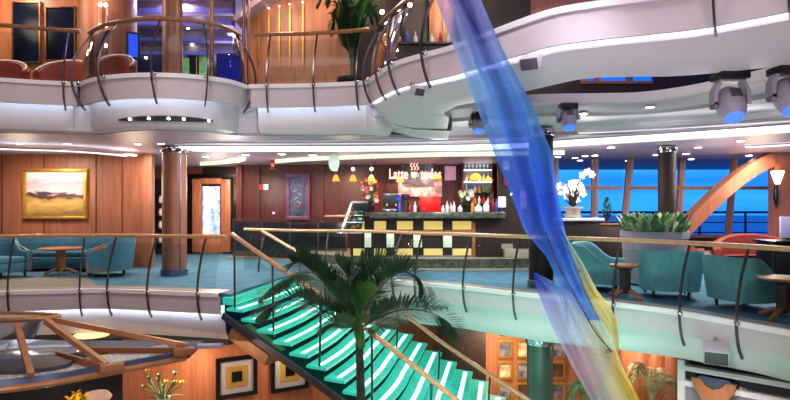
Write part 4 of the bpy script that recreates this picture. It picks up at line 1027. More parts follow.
# slatted wall with uplit metal strips, and its sloping mauve soffit
SYU = 14.0
q = MB(); q.vprism([(X(246, SYU), ZU), (X(350, SYU), ZU), (X(350, SYU), 7.58), (X(300, SYU), 7.15), (X(286, SYU), 6.95), (X(262, SYU), 6.6), (X(246, SYU), 6.25)], SYU, SYU + .12); struct(q.build('wall_upper', M['woodo'], smooth=False))
q = MB(); q.bar(smooth([(X(240, SYU), SYU - .25, 6.18), (X(262, SYU), SYU - .25, 6.63), (X(286, SYU), SYU - .25, 6.98), (X(300, SYU), SYU - .25, 7.2), (X(320, SYU), SYU - .25, 7.5)], 4), .6, .12); struct(q.build('trim_41', M['upper_ceiling']))
for k, px in enumerate((259, 269, 279.5, 290, 303)):
    a, b = W(px, 4 + 2 * (4 - k), SYU - .06), W(px, 66 - 2 * abs(k - 3), SYU - .06)
    t = thing('metal_strip', f"vertical gold metal strip on the slatted wood wall, {ordn[k]} from the dim blue screen", 'wall ornament', (a.x, a.y, b.z), group='gold strips on the upper wood wall')
    q = MB(); q.bar([(0, 0, 0), (0, -.02, .25), (0, 0, a.z - b.z)], .035, .03, side=(1, 0, 0)); q.build('strip', M['gold'], t, local=True)
    q = MB(); q.ball((0, -.05, a.z - b.z + .03), .018, u=8, v=6); q.build('bulb', M['lamp'], t, local=True)
    lamp('SPOT', 'strip_spot', (a.x, a.y - .22, a.z + .35), 14, '#ffd9a0', .03, (a.x, a.y + .06, b.z), 40)
wallbox('wall_upper', (X(340, 14.2), 14.16), (X(415, 14.2), 14.16), ZU, 7.6, M['walnut'])
wallbox('wall_upper', (X(405, 13.2), 13.2), (3.2, 13.2), ZU, 7.6, M['walnut'])
for k, (px, Y, w_) in enumerate(((440, 13.0, .5), (448, 12.9, .25))):
    q = MB(); q.box((X(px, Y), Y, 5.8), (w_, .1, 3.2), bev=.01); struct(q.build(f'trim_{43+k}', M['woodo']))
# tall palm upstairs
t = thing('potted_palm', 'tall dark potted palm upstairs at the end of the slatted wall', 'potted plant', (X(351, 13.2), 13.2, ZU + .002))
q = MB(); q.lathe([(.24, 0), (.27, .03), (.32, .45), (.34, .47), (.34, .55), (.3, .55), (.28, .48), (0, .46)], seg=22); q.build('pot', M['blackm'], t, local=True)
q = MB(); q.tube([(0, 0, .46), (.03, 0, 1.0), (-.02, 0, 1.6)], .03, 8); q.build('stem', M['stem'], t, local=True)
def frond(pts, wl, n=22, droop=.25, split=1, wid=.014, wdir=None):
    """arching rib with leaflets on both sides; returns the filled builder"""
    mb = MB(); sp = smooth(pts, 8); m = len(sp); tilt = random.uniform(.55, .75)
    mb.tube(sp, [.014 * (1 - .8 * i / (m - 1)) for i in range(m)], 5)
    for i in range(n):
        u = .12 + .88 * i / (n - 1); f = u * (m - 1); k = min(int(f), m - 2); p = sp[k].lerp(sp[k + 1], f - k); d = (sp[k + 1] - sp[k]).normalized()
        s = d.cross(Vector((0, 0, 1)))
        if wdir == 'mix': s = d.cross(Vector((0, 1, 0))).normalized() * tilt + d.cross(Vector((0, 0, 1))).normalized() * (1 - tilt)
        if s.length < 1e-4: s = Vector((1, 0, 0))
        s.normalize(); ln = wl * (math.sin(PI * min(1, .22 + .72 * u)) * .8 + .2) * random.uniform(.85, 1.15)
        for sg in (-1, 1):
            tip = p + d * ln * .62 + s * sg * ln * .75 + Vector((0, 0, -droop * ln + random.uniform(-.02, .02)))
            blade(mb, p, tip, wid, .08, 3)
    return mb
for k in range(17):
    a = k * 2.4 + .5; zt_ = random.uniform(1.9, 3.1); R_ = random.uniform(.35, .6)
    mm = 'leafb' if k in (3,) else 'leafd'
    frond([(0, 0, 1.4 if k % 2 else .9), (math.cos(a) * R_ * .45, math.sin(a) * R_ * .4, zt_ * .8), (math.cos(a) * R_, math.sin(a) * R_ * .8, zt_), (math.cos(a) * R_ * 1.4, math.sin(a) * R_ * 1.1, zt_ - .35)], .40, 60, wid=.015).build('frond', M[mm], t, local=True)
t.scale = (.98, .98, .98)
frond([(.15, -.2, 1.6), (.3, -.35, 2.0), (.5, -.42, 2.3), (.75, -.4, 2.35)], .36, 22, wid=.022).build('frond', M['leafb'], t, local=True)
# glassware / crystal clutter on the upper bar behind the sweeping balcony
t = thing('back_counter', 'dark counter behind the sweeping upper balcony', 'counter', (X(425, 12.3), 12.3, ZU + .002))
q = MB(); q.box((0, 0, .5), (1.7, .5, 1.0), bev=.02); q.build('body', M['walnut'], t, local=True)
q = MB(); q.box((0, 0, 1.03), (1.8, .58, .05), bev=.01); q.build('worktop', M['marble'], t, local=True)
for k in range(9):
    bottle('bottle', ('clear', 'amber', 'blue', 'clear', 'green', 'clear', 'red', 'clear', 'brown')[k], (X(425, 12.3) - .75 + .18 * k, 12.25, ZU + 1.06), random.uniform(.24, .36), f"{('clear', 'amber', 'blue', 'clear', 'green', 'clear', 'red', 'clear', 'brown')[k]} bottle, {ordn[k]} along the upper counter from the tall palm", 'bottles on the upper counter')
for k, (px, py) in enumerate(((382, 12), (390, 18), (398, 9), (387, 24), (405, 14), (410, 5))):
    t = thing('crystal_light', 'small sparkling crystal light above the upper dark counter', 'lamp', W(px, py, 12.6), group='crystal lights over the upper counter')
    q = MB(); q.ball((0, 0, 0), .05, u=8, v=6); q.build('bulb', M['lamp'], t, local=True)
    q = MB(); q.tube([(0, 0, .05), (0, 0, 7.59 - t.location.z)], .006, 5); q.build('wire', M['steel'], t, local=True)

# ================================================================ lower level
def pwall(pts, z0, z1, m, nm='wall_lower'):
    for a, b in zip(pts, pts[1:]): wallbox(nm, a, b, z0, z1, m)
pwall([(-5.98, 12.3), (-4.2, 12.5), (-2.2, 13.6), (-.2, 14.7)], -3.35, -1.0, M['woodo'])
wallbox('wall_lower', (-13, 12.6), (-5.95, 12.6), -3.35, -1.0, M['dglass'])
wallbox('wall_lower', (-.3, 14.6), (5.3, 14.6), -3.35, -1.0, M['woodo'])
q = MB(); q.box((X(462, 14.2), 14.3, -2.25), (1.2, .3, 2.2)); struct(q.build('trim_46', M['walnut']))
for k, px in enumerate((634, 652, 668)):
    q = MB(); q.lathe([(.3, -3.35), (.3, -1.12)], (X(px, 12.6), 12.6, 0), 20); struct(q.build(f'trim_{47+k}', M['woodo']))
wallbox('wall_lower', (X(612, 12.8), 12.8), (X(690, 12.8), 12.8), -3.35, -1.0, M['woodo'])
wallbox('wall_lower', (X(690, 12.8), 12.8), (14, 12.8), -3.35, -.06, M['walnut'])
# square bullseye pictures on the lower wood wall
def bullseye(label, px, py, Y, s, rz):
    t = thing('square_picture', label, 'picture', W(px, py, Y) + Vector((.482, -.876, 0)) * .07, rz, group='square pictures on the lower wall')
    q = MB()
    f_ = s * .1
    for sx, sz, w, h in ((0, s / 2 - f_ / 2, s, f_), (0, -s / 2 + f_ / 2, s, f_), (-s / 2 + f_ / 2, 0, f_, s - 2 * f_), (s / 2 - f_ / 2, 0, f_, s - 2 * f_)): q.box((sx, -.02, sz), (w, .05, h))
    q.build('frame', M['black'], t, local=True)
    q = MB(); q.box((0, .0, 0), (s * .82, .02, s * .82)); q.build('mount', mat('silver_mount', '#a8a0a4', .5, scale=30), t, local=True)
    q = MB(); q.box((0, -.014, 0), (s * .52, .012, s * .52)); q.build('gold_square', mat('gold_square', '#b08a3a', .45, metal=.2, scale=30), t, local=True)
    q = MB(); q.box((0, -.023, 0), (s * .25, .012, s * .25)); q.build('black_square', M['black'], t, local=True)
bullseye('black framed square picture under the landing, complete frame visible', 236, 375.5, 12.81, .93, .503)
bullseye('black framed square picture partly covered by the glowing stair treads', 289, 370, 13.41, .93, .503)
# wall of small photographs
k = 0
pm = [mat('photo_a', '#7a4a3a', .3, scale=5, hex2='#141018'), mat('photo_b', '#8a8088', .3, scale=6, hex2='#0c1024'), mat('photo_c', '#e8d8b0', .3, scale=4, hex2='#8a5a2a'), mat('photo_d', '#2a3a7a', .3, scale=6, hex2='#b8a898')]
for row, (y0, y1) in enumerate(((330, 338), (341, 358), (362, 379), (383, 400))):
    for c_, (x0, x1) in enumerate(((498, 512.5), (516.5, 531), (551, 565))):
        framed('framed_photo', f"small gold framed photograph, {('topmost', 'second', 'third', 'lowest')[row]} of the {('column beside the dark doorway', 'column half behind the green column', 'column between green column and ribbon')[c_]}", 'picture', x0, x1, y1, y0, 14.55, .05, M['gold'], pm[(row + c_) % 4], group='gold framed photographs on the lower wall') if False else None
        A = W(x0, y1, 14.55); B = W(x1, y0, 14.55)
        t = thing('framed_photo', f"small gold framed photograph, {('topmost', 'second', 'third', 'lowest')[row]} of the {('column beside the dark doorway', 'column half behind the green column', 'column between green column and ribbon')[c_]}", 'picture', ((A.x + B.x) / 2, 14.57, (A.z + B.z) / 2), group='gold framed photographs on the lower wall')
        w, h = B.x - A.x, B.z - A.z
        q = MB()
        for s in (-1, 1): q.box((s * (w / 2 - .02), -.01, 0), (.04, .07, h)); q.box((0, -.01, s * (h / 2 - .02)), (w - .08, .07, .04))
        q.build('frame', M['gold'], t, local=True)
        q = MB(); q.box((0, .01, 0), (w - .09, .02, h - .09)); q.build('photo', pm[(row + c_) % 4], t, local=True)
# blue lit thing under the stairs
# shopfront with white frame
a0, a1 = Vector((X(679, 10.4), 10.4, 0)), Vector((X(800, 9.2), 9.2, 0))
d_ = (a1 - a0).normalized(); ang = math.atan2(d_.y, d_.x); Ln = (a1 - a0).length
t = thing('shopfront', 'white framed shopfront panel below the walkway with dark upper glass', 'shopfront', (a0.x, a0.y, -3.35), ang)
zz = lambda py: Z(py, 10.4) + 3.35
q = MB(); q.box((.05, 0, 1.1), (.12, .14, 2.2)); q.box((Ln / 2, 0, zz(366)), (Ln, .16, .09)); q.box((Ln / 2, 0, zz(380.5)), (Ln, .2, .1)); q.build('frame', M['ceramic'], t, local=True)
q = MB(); q.box((Ln / 2, .02, zz(373)), (Ln - .2, .03, .2)); q.build('glass_panel', M['dglass'], t, local=True)
q = MB(); q.box((Ln / 2, .03, zz(385) / 2), (Ln - .14, .05, zz(384))); q.build('lower_panel', M['planter'], t, local=True)
p = a0 + d_ * (Ln * .33)
t = thing('wood_ornament', 'curved golden wood ornament mounted on the shopfront panel', 'ornament', (p.x - .14 * math.sin(-ang), p.y - .14 * math.cos(ang), Z(392, 9.9)), ang)
q = MB(); pts_o = [(-.36, .2), (-.2, .2), (-.12, .1), (.0, .05), (.12, .1), (.2, .2), (.36, .2), (.3, .02), (.2, -.12), (.16, -.45), (-.16, -.45), (-.2, -.12), (-.3, .02)]
q.vprism(pts_o, -.05, .03); q.build('body', M['tan'], t, local=True)
q = MB(); q.vprism([(-.3, .19), (-.2, .2), (-.1, .11), (0, .07), (.1, .11), (.2, .2), (.3, .19), (.22, .25), (-.22, .25)], -.03, .02); q.build('inset', M['steelblue'], t, local=True)
# plants below
def palmlet(label, base, n, R_, h, m, name='small_palm', pot=True):
    t = thing(name, label, 'potted plant', base)
    z0 = 0
    if pot:
        q = MB(); q.lathe([(.2, 0), (.24, .03), (.28, .4), (.26, .42), (0, .4)], seg=18); q.build('pot', M['blackm'], t, local=True)
    q = MB(); q.tube([(0, 0, .38), (0, 0, h * .62)], .035, 8); q.build('stem', M['stem'], t, local=True)
    for k in range(n):
        a = k * 2.4; r = R_ * random.uniform(.8, 1.1); zt = h * random.uniform(.85, 1.05)
        frond([(0, 0, h * .6), (math.cos(a) * r * .35, math.sin(a) * r * .35, zt * .95), (math.cos(a) * r * .75, math.sin(a) * r * .75, zt), (math.cos(a) * r * 1.1, math.sin(a) * r * 1.1, zt - .3)], .24, 14, wid=.016).build('frond', M[m], t, local=True)
palmlet('pale leaved palm beside the white shopfront frame below the walkway', (X(652, 11.4), 11.4, -3.348), 10, .5, 1.75, 'leafl')
palmlet('green potted palm below the walkway next to the green column', (X(590, 9.9), 9.9, -3.348), 9, .40, 1.85, 'leaf')
t = thing('lily_vase', 'tall stems of yellow green lilies before the lower wood wall', 'potted plant', (X(163, 11.4), 11.4, -3.348))
q = MB(); q.lathe([(.1, 0), (.13, .03), (.16, .8), (.12, 1.1), (.14, 1.15), (.11, 1.15), (0, 1.05)], seg=18); q.build('vase', M['ceramic'], t, local=True)
q = MB()
heads = []
for k in range(11):
    a = k * 2.4; e = Vector((math.cos(a) * random.uniform(.08, .4), math.sin(a) * .25, random.uniform(1.3, 1.62))); q.tube([(0, 0, 1.0), (e.x * .4, e.y * .4, 1.25), e], .012, 5); heads.append(e)
    blade(q, (0, 0, 1.05), (e.x * 1.2, e.y * 1.2, e.z - .2), .03, .15)
q.build('stem', M['leaf'], t, local=True)
for k, e in enumerate(heads):
    q = MB()
    for m_ in range(5):
        b = m_ * 1.257; blade(q, e, e + Vector((math.cos(b) * .07, math.sin(b) * .07, .1)), .025, .15, 3)
    q.build('blossom', M['leafb' if k % 3 else 'yellow'], t, local=True)
t = thing('yellow_flowers', 'bright yellow flowers below the round copper canopy', 'potted plant', (X(77, 9.6), 9.6, -3.348))
q = MB(); q.lathe([(.12, 0), (.15, .03), (.17, 1.4), (.15, 1.42), (0, 1.4)], seg=16); q.build('vase', M['blackm'], t, local=True)
q = MB(); [q.tube([(0, 0, 1.4), (.1 * math.cos(k), .08 * math.sin(k), 1.68)], .01, 5) for k in range(6)]; q.build('stem', M['leaf'], t, local=True)
for k in range(6):
    q = MB(); c = Vector((.13 * math.cos(k), .08 * math.sin(k), 1.7 + .04 * (k % 3)))
    for m_ in range(7): b = m_ * .9; blade(q, c, c + Vector((math.cos(b) * .09, math.sin(b) * .05, .08 * math.sin(b * 2))), .035, .1, 3)
    q.build('blossom', M['yellow'], t, local=True)
t = thing('table_lamp', 'small beige glowing lamp shade under the round copper canopy', 'lamp', (X(97, 10.6), 10.6, -3.348))
q = MB(); q.lathe([(.02, 1.52), (.2, 1.5), (.26, 1.42), (.22, 1.34), (.02, 1.33)], seg=20); q.build('lamp_shade', mat('beige_shade', '#c8a898', .5, emit=.3, ehex='#d8a888'), t, local=True)
q = MB(); q.lathe([(.18, 0), (.18, .03), (.025, .05), (.025, 1.36)], seg=14); q.build('stand', M['bronze'], t, local=True)

# ---------------------------------------------------------------- round copper canopy
ZO = -.9
front = smooth([G(-130, 398, ZO), G(-60, 395, ZO), G(0, 390, ZO), G(50, 383.5, ZO), G(100, 374.5, ZO), G(128, 369, ZO), G(160, 363, ZO), G(186, 358, ZO)], 6)
t = thing('round_canopy', 'round canopy of copper beams with white pebble panels below the walkway', 'canopy', (-7, 9.5, ZO))
MB().tube(front, .05, 8).build('outer_rim', M['copper'], t)
q = MB(); sweep(front, [(-.0, ZO + .04), (-.03, ZO + .12), (-.09, ZO + .12), (-.09, ZO + .02)], q); q.build('fascia', M['steelblue'], t)
q = MB(); sweep(front, [(-.09, ZO + .075), (-.9, ZO + .075), (-.9, ZO), (-.09, ZO)], q); q.build('pebble_panel', M['pebble'], t)
q = MB(); q.prism([(p.x + .02, p.y + .1) for p in front] + [(front[-1].x - .1, 10.7), (-12, 10.7)], ZO - .03, ZO + .02); q.build('deck_panel', M['dgrey'], t, smooth=False)
tc_ = Vector((X(-32, 9.3), 9.3, Z(320.5, 9.0)))
q = MB(); q.tube([tc_ + Vector((1.5 * math.cos(a * PI / 24), .3 * math.sin(a * PI / 24), 0)) for a in range(49)], .045, 8); q.build('top_ring', M['copper'], t)
q = MB(); q.lathe([(1.42, tc_.z - .02), (1.25, tc_.z - .04), (1.1, tc_.z - .34), (.02, tc_.z - .34)], (tc_.x, tc_.y, 0), 40, sy=.2); q.build('drum', M['chrome'], t)
q = MB(); q.lathe([(1.42, tc_.z + .0), (.02, tc_.z + .02)], (tc_.x, tc_.y, 0), 40, sy=.2); q.build('cap', M['dgrey'], t)
for a, b, w in ((W(17, 325, 8.85), G(31, 375, ZO + .16), .085), (W(46, 321, 9.0), G(106, 365, ZO + .14), .085), (W(54, 320, 9.2), G(188, 346, ZO + .2), .06)):
    q = MB(); q.bar([a, b], w, .085); q.build('copper_beam', M['copper'], t)
for a, b in ((G(57, 355, ZO + .12), G(104, 368.5, ZO + .12)), (G(86, 351, ZO + .1), G(180, 351.5, ZO + .1))):
    q = MB(); q.bar([a, b], .06, .13); q.build('radial_beam', M['tan'], t)
for c in (G(112, 368, ZO + .12), G(184, 351.5, ZO + .14)):
    q = MB(); q.box(c, (.34, .12, .13), rz=.55, bev=.03); q.build('joint_plate', M['tan'], t)
q = MB(); q.lathe([(.02, ZO + .15), (1.35, ZO + .15), (1.4, ZO + .13), (1.35, ZO + .11), (.02, ZO + .11)], (X(8, 9.7), 9.55, 0), 40, sy=.5); q.build('glass_disc', mat('disc_glass', '#9aa0b0', .15, metal=.5, scale=3), t)
q = MB(); q.lathe([(.4, ZO + .08), (.85, ZO + .08), (.85, ZO + .14), (.4, ZO + .14)], (X(10, 8.6), 8.72, 0), 36, sy=.5); q.build('dark_ring', M['dgrey'], t)
q = MB(); q.box(G(205, 350, ZO) + Vector((.05, .1, .05)), (.44, .2, .05), rz=.1); tag(q.build('ledge_plate', mat('lavender_plate', '#a8a0c0', .3)), 'small lavender plate beside the end of the copper canopy', 'panel')
p = W(92, 334.5, 11.9); q = MB(); q.lathe([(.001, -1.06), (.34, -1.06), (.36, -1.035), (.001, -1.035)], (p.x, p.y, 0), 24)
tag(q.build('ceiling_lamp', mat('warm_lamp', '#ffd8a0', .4, emit=1.6, ehex='#ffc880')), 'warm round ceiling lamp under the walkway behind the copper beams', 'ceiling light')
# ================================================================ hanging ribbon of mesh cloth
def lerp(a, b, t): return a + (b - a) * t
def interp(tab, y):
    if y <= tab[0][0]: return tab[0][1]
    for (y0, v0), (y1, v1) in zip(tab, tab[1:]):
        if y <= y1: return lerp(v0, v1, (y - y0) / (y1 - y0))
    return tab[-1][1]
def mixc(a, b, t): return tuple(lerp(x, y, t) for x, y in zip(a, b))
rib = thing('mesh_ribbon', 'tall twisting blue and yellow mesh cloth ribbon hanging through the atrium', 'sculpture', (2.0, 6.8, 1.0))
def ribbon(name, left, right, y0, y1, Yc, dye, alpha, dep=.16, ny=70, nx=22, waves=1.0, phase=0.):
    rows = []; cols = []
    rnd = random.Random(name + str(y0)); streak = [rnd.uniform(.55, 1.35) for _ in range(nx + 1)]
    streak = [(streak[max(i-1, 0)] + streak[i] * 2 + streak[min(i+1, nx)]) / 4 for i in range(nx + 1)]
    for j in range(ny + 1):
        y = lerp(y0, y1, j / ny); a, b = interp(left, y), interp(right, y); r = []
        for i in range(nx + 1):
            u = i / nx
            Y = Yc + dep * math.sin(PI * u * waves + phase + y * .008) + .05 * math.sin(u * 14 + y * .02)
            r.append(W(lerp(a, b, u), y, Y)); c = dye(u, y); k = streak[i] * (1.35 if u < .05 or u > .95 else 1)
            cols.append((c[0], c[1], c[2], min(1.6, k)))
        rows.append(r)
    mb = MB(); mb.grid(rows)
    o = mb.build(name, fabric(name + '_cloth', alpha), rib)
    at = o.data.color_attributes.new('dye', 'FLOAT_COLOR', 'POINT')
    for i, c in enumerate(cols): at.data[i].color = c
    return o
cl = lambda h: lin(h)[:3]
def dyeA(u, y):
    tab = [(-40, cl('#a89cc8')), (30, cl('#8f93cc')), (80, cl('#78b4f0')), (130, cl('#5a98ec')), (200, cl('#4068f0')), (265, cl('#5a98f0'))]
    for (a, ca), (b, cb) in zip(tab, tab[1:]):
        if y <= b: base = mixc(ca, cb, max(0, (y - a) / (b - a))); break
    else: base = tab[-1][1]
    return mixc(base, cl('#2f7fd8'), .35 * u)
ribbon('upper_cloth', [(-60, 408), (0, 436), (50, 455), (100, 474), (150, 493), (200, 513), (230, 524), (256, 546), (285, 560), (320, 585)], [(-60, 452), (0, 481), (50, 503), (100, 530), (150, 551), (200, 559), (230, 565), (256, 572), (285, 584), (320, 600)], -60, 320, 6.75, dyeA, .5)
ribbon('inner_cloth', [(-60, 420), (0, 448), (100, 492), (200, 530), (262, 553)], [(-60, 440), (0, 468), (100, 520), (200, 556), (262, 570)], -60, 262, 6.95, lambda u, y: cl('#2c4cc8') if y > 60 else mixc(cl('#9a8cc0'), cl('#2c5cc8'), max(0, (y + 60) / 120)), .36, dep=.1, phase=1.3)
def dyeB(u, y):
    t = min(1, max(0, (y - 275) / 110)); a = mixc(cl('#2a48d8'), cl('#4aa0e0'), u); b = mixc(cl('#d4ccee'), cl('#f4ec9c'), min(1, u * 1.25))
    return mixc(a, b, t ** .8)
ribbon('lower_cloth', [(273, 533), (290, 537), (310, 545), (335, 556), (370, 574), (402, 592), (440, 613)], [(273, 536), (283, 556), (292, 580), (318, 602), (345, 615), (365, 622), (402, 640), (440, 660)], 273, 440, 6.9, dyeB, .52, phase=.8)
ribbon('yellow_cloth', [(226, 556), (238, 560), (262, 572), (290, 581), (310, 594), (335, 611), (352, 617)], [(226, 562), (238, 567), (262, 582), (290, 597), (305, 609), (320, 617), (340, 619), (352, 618.5)], 226, 352, 6.6, lambda u, y: mixc(cl('#a8d0d8'), cl('#e4d878'), min(1, max(0, (y - 235) / 60))), .6, dep=.06, nx=8)
ribbon('yellow_cloth', [(300, 570), (340, 590), (400, 616), (440, 634)], [(300, 578), (340, 604), (400, 640), (440, 660)], 300, 440, 7.0, lambda u, y: mixc(cl('#c8d8b0'), cl('#ead23c'), u), .4, dep=.05, nx=8)
MB().tube(smooth([W(546, 232, 6.6), W(556, 262, 6.6), (W(575, 295, 6.6)), W(594, 330, 6.6), W(612, 352, 6.6)], 5), .008, 6).build('cable', M['steel'], rib)
MB().tube([W(392, -95, 6.8), W(407, -60, 6.78), W(452, -60, 6.78), W(466, -95, 6.8)], .012, 6).build('hanging_wire', M['steel'], rib)
for px, py in ((579, 271), (608, 351)): MB().ball(W(px, py, 6.56), .022, u=8, v=6).build('clip', M['steel'], rib)

# ================================================================ atrium palm
PY = 7.6
t = thing('palm_tree', 'feathery green palm tree standing in front of the glowing staircase', 'tree', (X(361, PY), PY, -3.348))
q = MB(); q.tube([(X(361, PY), PY, -3.34), (X(361.5, PY), PY, -2), (X(361, PY), PY, -.9), (X(359, PY), PY, -.05)], [.09, .07, .06, .05], 12); q.build('trunk', M['trunk'], t)
q = MB(); q.tube([W(361, 348, PY), W(359, 330, PY), W(357, 312, PY)], [.06, .075, .03], 10); q.build('crown_shaft', M['leafb'], t)
def pf(pts, wl, n, m, wid=.02, droop=.02):
    frond([W(a, b, PY + c) for a, b, c in pts], wl * 1.15, int(n * 2), droop, wid=.0125, wdir='mix').build('frond', M[m], t)
pf([(357, 328, 0), (345, 308, -.1), (325, 284, -.2), (303, 264, -.3), (292, 262, -.35)], .36, 40, 'leafd')
pf([(357, 326, 0), (343, 300, .2), (322, 278, .4), (300, 272, .6), (276, 284, .7), (258, 300, .8)], .30, 40, 'leafd')
pf([(358, 326, 0), (345, 322, -.2), (318, 308, -.4), (296, 300, -.5), (272, 306, -.6), (256, 318, -.6)], .30, 38, 'leafd')
pf([(358, 326, 0), (362, 300, .2), (372, 275, .3), (388, 262, .4), (406, 264, .5)], .38, 38, 'leafd')
pf([(359, 326, 0), (370, 302, 0), (386, 282, -.1), (404, 272, -.2), (420, 280, -.3), (429, 303, -.35)], .34, 40, 'leafd')
pf([(360, 328, 0), (378, 318, -.1), (402, 310, -.3), (428, 312, -.45), (448, 322, -.5), (458, 336, -.5)], .32, 42, 'leafd')
pf([(360, 330, 0), (376, 326, .2), (398, 316, .4), (420, 306, .5), (446, 306, .6)], .26, 34, 'leaf')
pf([(357, 330, 0), (350, 312, -.2), (340, 296, -.3), (335, 282, -.4)], .30, 26, 'leaf', .015)
pf([(359, 330, 0), (362, 312, -.3), (368, 297, -.4), (376, 287, -.5)], .30, 26, 'leafb', .015)
pf([(358, 330, 0), (349, 325, -.3), (335, 322, -.5), (318, 330, -.6)], .24, 24, 'leaf')
pf([(358, 326, 0), (352, 296, .1), (347, 276, .2), (336, 262, .3)], .34, 30, 'leafd')
pf([(359, 324, 0), (366, 292, .2), (366, 270, .4), (360, 260, .5)], .32, 26, 'leafd')
q = MB(); q.tube(smooth([W(360, 332, PY - .1), W(359, 318, PY - .25), W(355, 306, PY - .3), W(351, 300, PY - .3)], 4), [.02] * 12 + [.012], 6); q.build('bright_stalk', M['leafb'], t)
q = MB(); q.lathe([(.45, -3.348), (.5, -3.3), (.55, -2.75), (.5, -2.75), (.48, -2.8), (.02, -2.82)], (X(361, PY), PY, 0), 26); q.build('tub', M['planter'], t)

# ================================================================ moving head lights, speakers
def moving_head(label, px, py, Y, s, zceil):
    p = W(px, py, Y)
    t = thing('moving_spotlight', label, 'stage light', p, group='moving head spotlights')
    q = MB(); q.box((0, 0, zceil - .06 - p.z), (.9 * s, .7 * s, .1), bev=.02); q.tube([(0, 0, zceil - p.z - .1), (0, 0, .72 * s)], .2 * s, 12); q.build('mount', M['blackm'], t, local=True)
    q = MB(); q.bar([(-.52 * s, 0, -.05 * s), (-.5 * s, 0, .35 * s), (-.34 * s, 0, .7 * s), (.34 * s, 0, .7 * s), (.5 * s, 0, .35 * s), (.52 * s, 0, -.05 * s)], .3 * s, .13 * s, side=(0, 1, 0)); q.build('yoke', M['fixture'], t, local=True)
    q = MB(); q.lathe([(.02, .5 * s), (.24 * s, .46 * s), (.38 * s, .3 * s), (.43 * s, .0), (.4 * s, -.3 * s), (.3 * s, -.52 * s), (.27 * s, -.52 * s)], (0, 0, 0), 22); R = Matrix.Rotation(-.45, 4, 'X'); q.xform(R); h = q.build('head', M['fixture'], t, local=True)
    q = MB(); q.lathe([(.27 * s, -.5 * s), (.24 * s, -.58 * s), (.02, -.62 * s)], (0, 0, 0), 20); q.xform(R); q.build('lens', M['bluelamp'], h, local=True)
    q = MB(); q.box((0, -.41 * s, .1 * s), (.34 * s, .04 * s, .3 * s), bev=.01); q.xform(R); q.build('display_panel', M['grille'], h, local=True)
    q = MB()
    for s_ in (-1, 1): q.lathe([(.02, -.07 * s), (.17 * s, -.06 * s), (.17 * s, .06 * s), (.02, .07 * s)], (0, 0, 0), 14); 
    q.xform(Matrix.Translation((-.5 * s, 0, -.02)) @ Matrix.Rotation(PI / 2, 4, 'Y')); q.build('pivot', M['fixture'], t, local=True)
    return t
moving_head('grey moving head spotlight hanging half behind the blue ribbon', 478, 124, 10.3, .30, 3.38)
moving_head('grey moving head spotlight hanging just past the blue ribbon above the orchids', 568, 119, 9.9, .34, 3.5)
moving_head('large grey moving head spotlight with blue lens above the arched beam', 730, 103, 7.3, .42, Z(72, 7.3))
moving_head('large grey moving head spotlight cut by the frame edge', 788, 95, 7.0, .42, Z(66, 7.0))
def speaker(label, px, py, Y, s, rz, tilt):
    p = W(px, py, Y); t = thing('loudspeaker', label, 'speaker', p, rz, 'box loudspeakers'); R = Matrix.Rotation(tilt, 3, 'X')
    q = MB(); q.box((0, 0, 0), (s * 1.15, s, s * .8), rot=R, bev=.025); q.build('housing', M['speaker'], t, local=True)
    q = MB(); q.box(R @ Vector((0, -s * .5, 0)), (s * 1.0, .015, s * .66), rot=R, bev=.005); q.build('grille', M['grille'], t, local=True)
    q = MB(); q.bar([R @ Vector((0, s * .45, 0)), R @ Vector((0, s * 1.1, .05))], .06, .05); q.build('bracket', M['chrome'], t, local=True)
speaker('tiny pale box loudspeaker on the balcony underside before the blue ribbon', 417, 90.5, 8.95, .17, .6, .5)
speaker('pale box loudspeaker on the balcony underside just past the blue ribbon', 531, 62, 7.25, .22, -.5, .5)
speaker('grey box loudspeaker on the aqua lit walkway edge over the shopfront', 716, 353, 8.25, .30, -.5, .35)

# ================================================================ ceiling downlights
def downlight(label, px, py, z, r=.11, grp='walkway ceiling downlights'):
    p = G(px, py, z); t = thing('downlight', label, 'ceiling light', (p.x, p.y, z - .012), group=grp)
    q = MB(); q.lathe([(r, -.002), (r * 1.2, -.004), (r * 1.25, .01), (r, .01)], (0, 0, 0), 18); q.build('trim_ring', M['chrome'], t, local=True)
    q = MB(); q.lathe([(.001, -.012), (r * .8, -.008), (r, 0), (r, .008), (.001, .008)], (0, 0, 0), 18); q.build('diffuser', M['lamp'], t, local=True)
for k, (px, py) in enumerate(((206, 156.5), (246, 154.5), (282, 153.8), (313, 155), (231, 158.5))):
    downlight(f'round ceiling downlight before doorway and red wall, {("nearest the wood column", "over the gap between both", "before the violet niche", "nearest the pendant lamps", "deepest one")[k]}', px, py, 3.15)
for k, (px, py) in enumerate(((558, 156.5), (575, 157.5), (585, 155.6), (595, 155.0), (580, 160), (611, 147), (628, 160.2), (656, 154.5), (660, 148.5), (686, 153.5), (664, 146), (691, 158.8), (698, 147), (749, 155), (741, 140.5)) and sorted(((558, 156.5), (575, 157.5), (585, 155.6), (595, 155.0), (580, 160), (611, 147), (628, 160.2), (656, 154.5), (660, 148.5), (686, 153.5), (664, 146), (691, 158.8), (698, 147), (749, 155), (741, 140.5)))):
    downlight(f"round downlight in the mauve window lounge ceiling, {('first', 'second', 'third', 'fourth', 'fifth', 'sixth', 'seventh', 'eighth', 'ninth', 'tenth', 'eleventh', 'twelfth', 'thirteenth', 'fourteenth', 'last')[k]} counting from the ribbon", px, py, 3.15, .09, 'window lounge downlights')
for k, (px, py) in enumerate(((67, 143.2), (138, 143.6), (161, 143.2), (20, 143))):
    downlight(f"small round downlight in the soffit {('above the oil painting', 'between oil painting and wood column', 'beside the wood column top', 'at the frame edge by the oil painting')[k]}", px, py, 3.15, .08, 'soffit downlights')
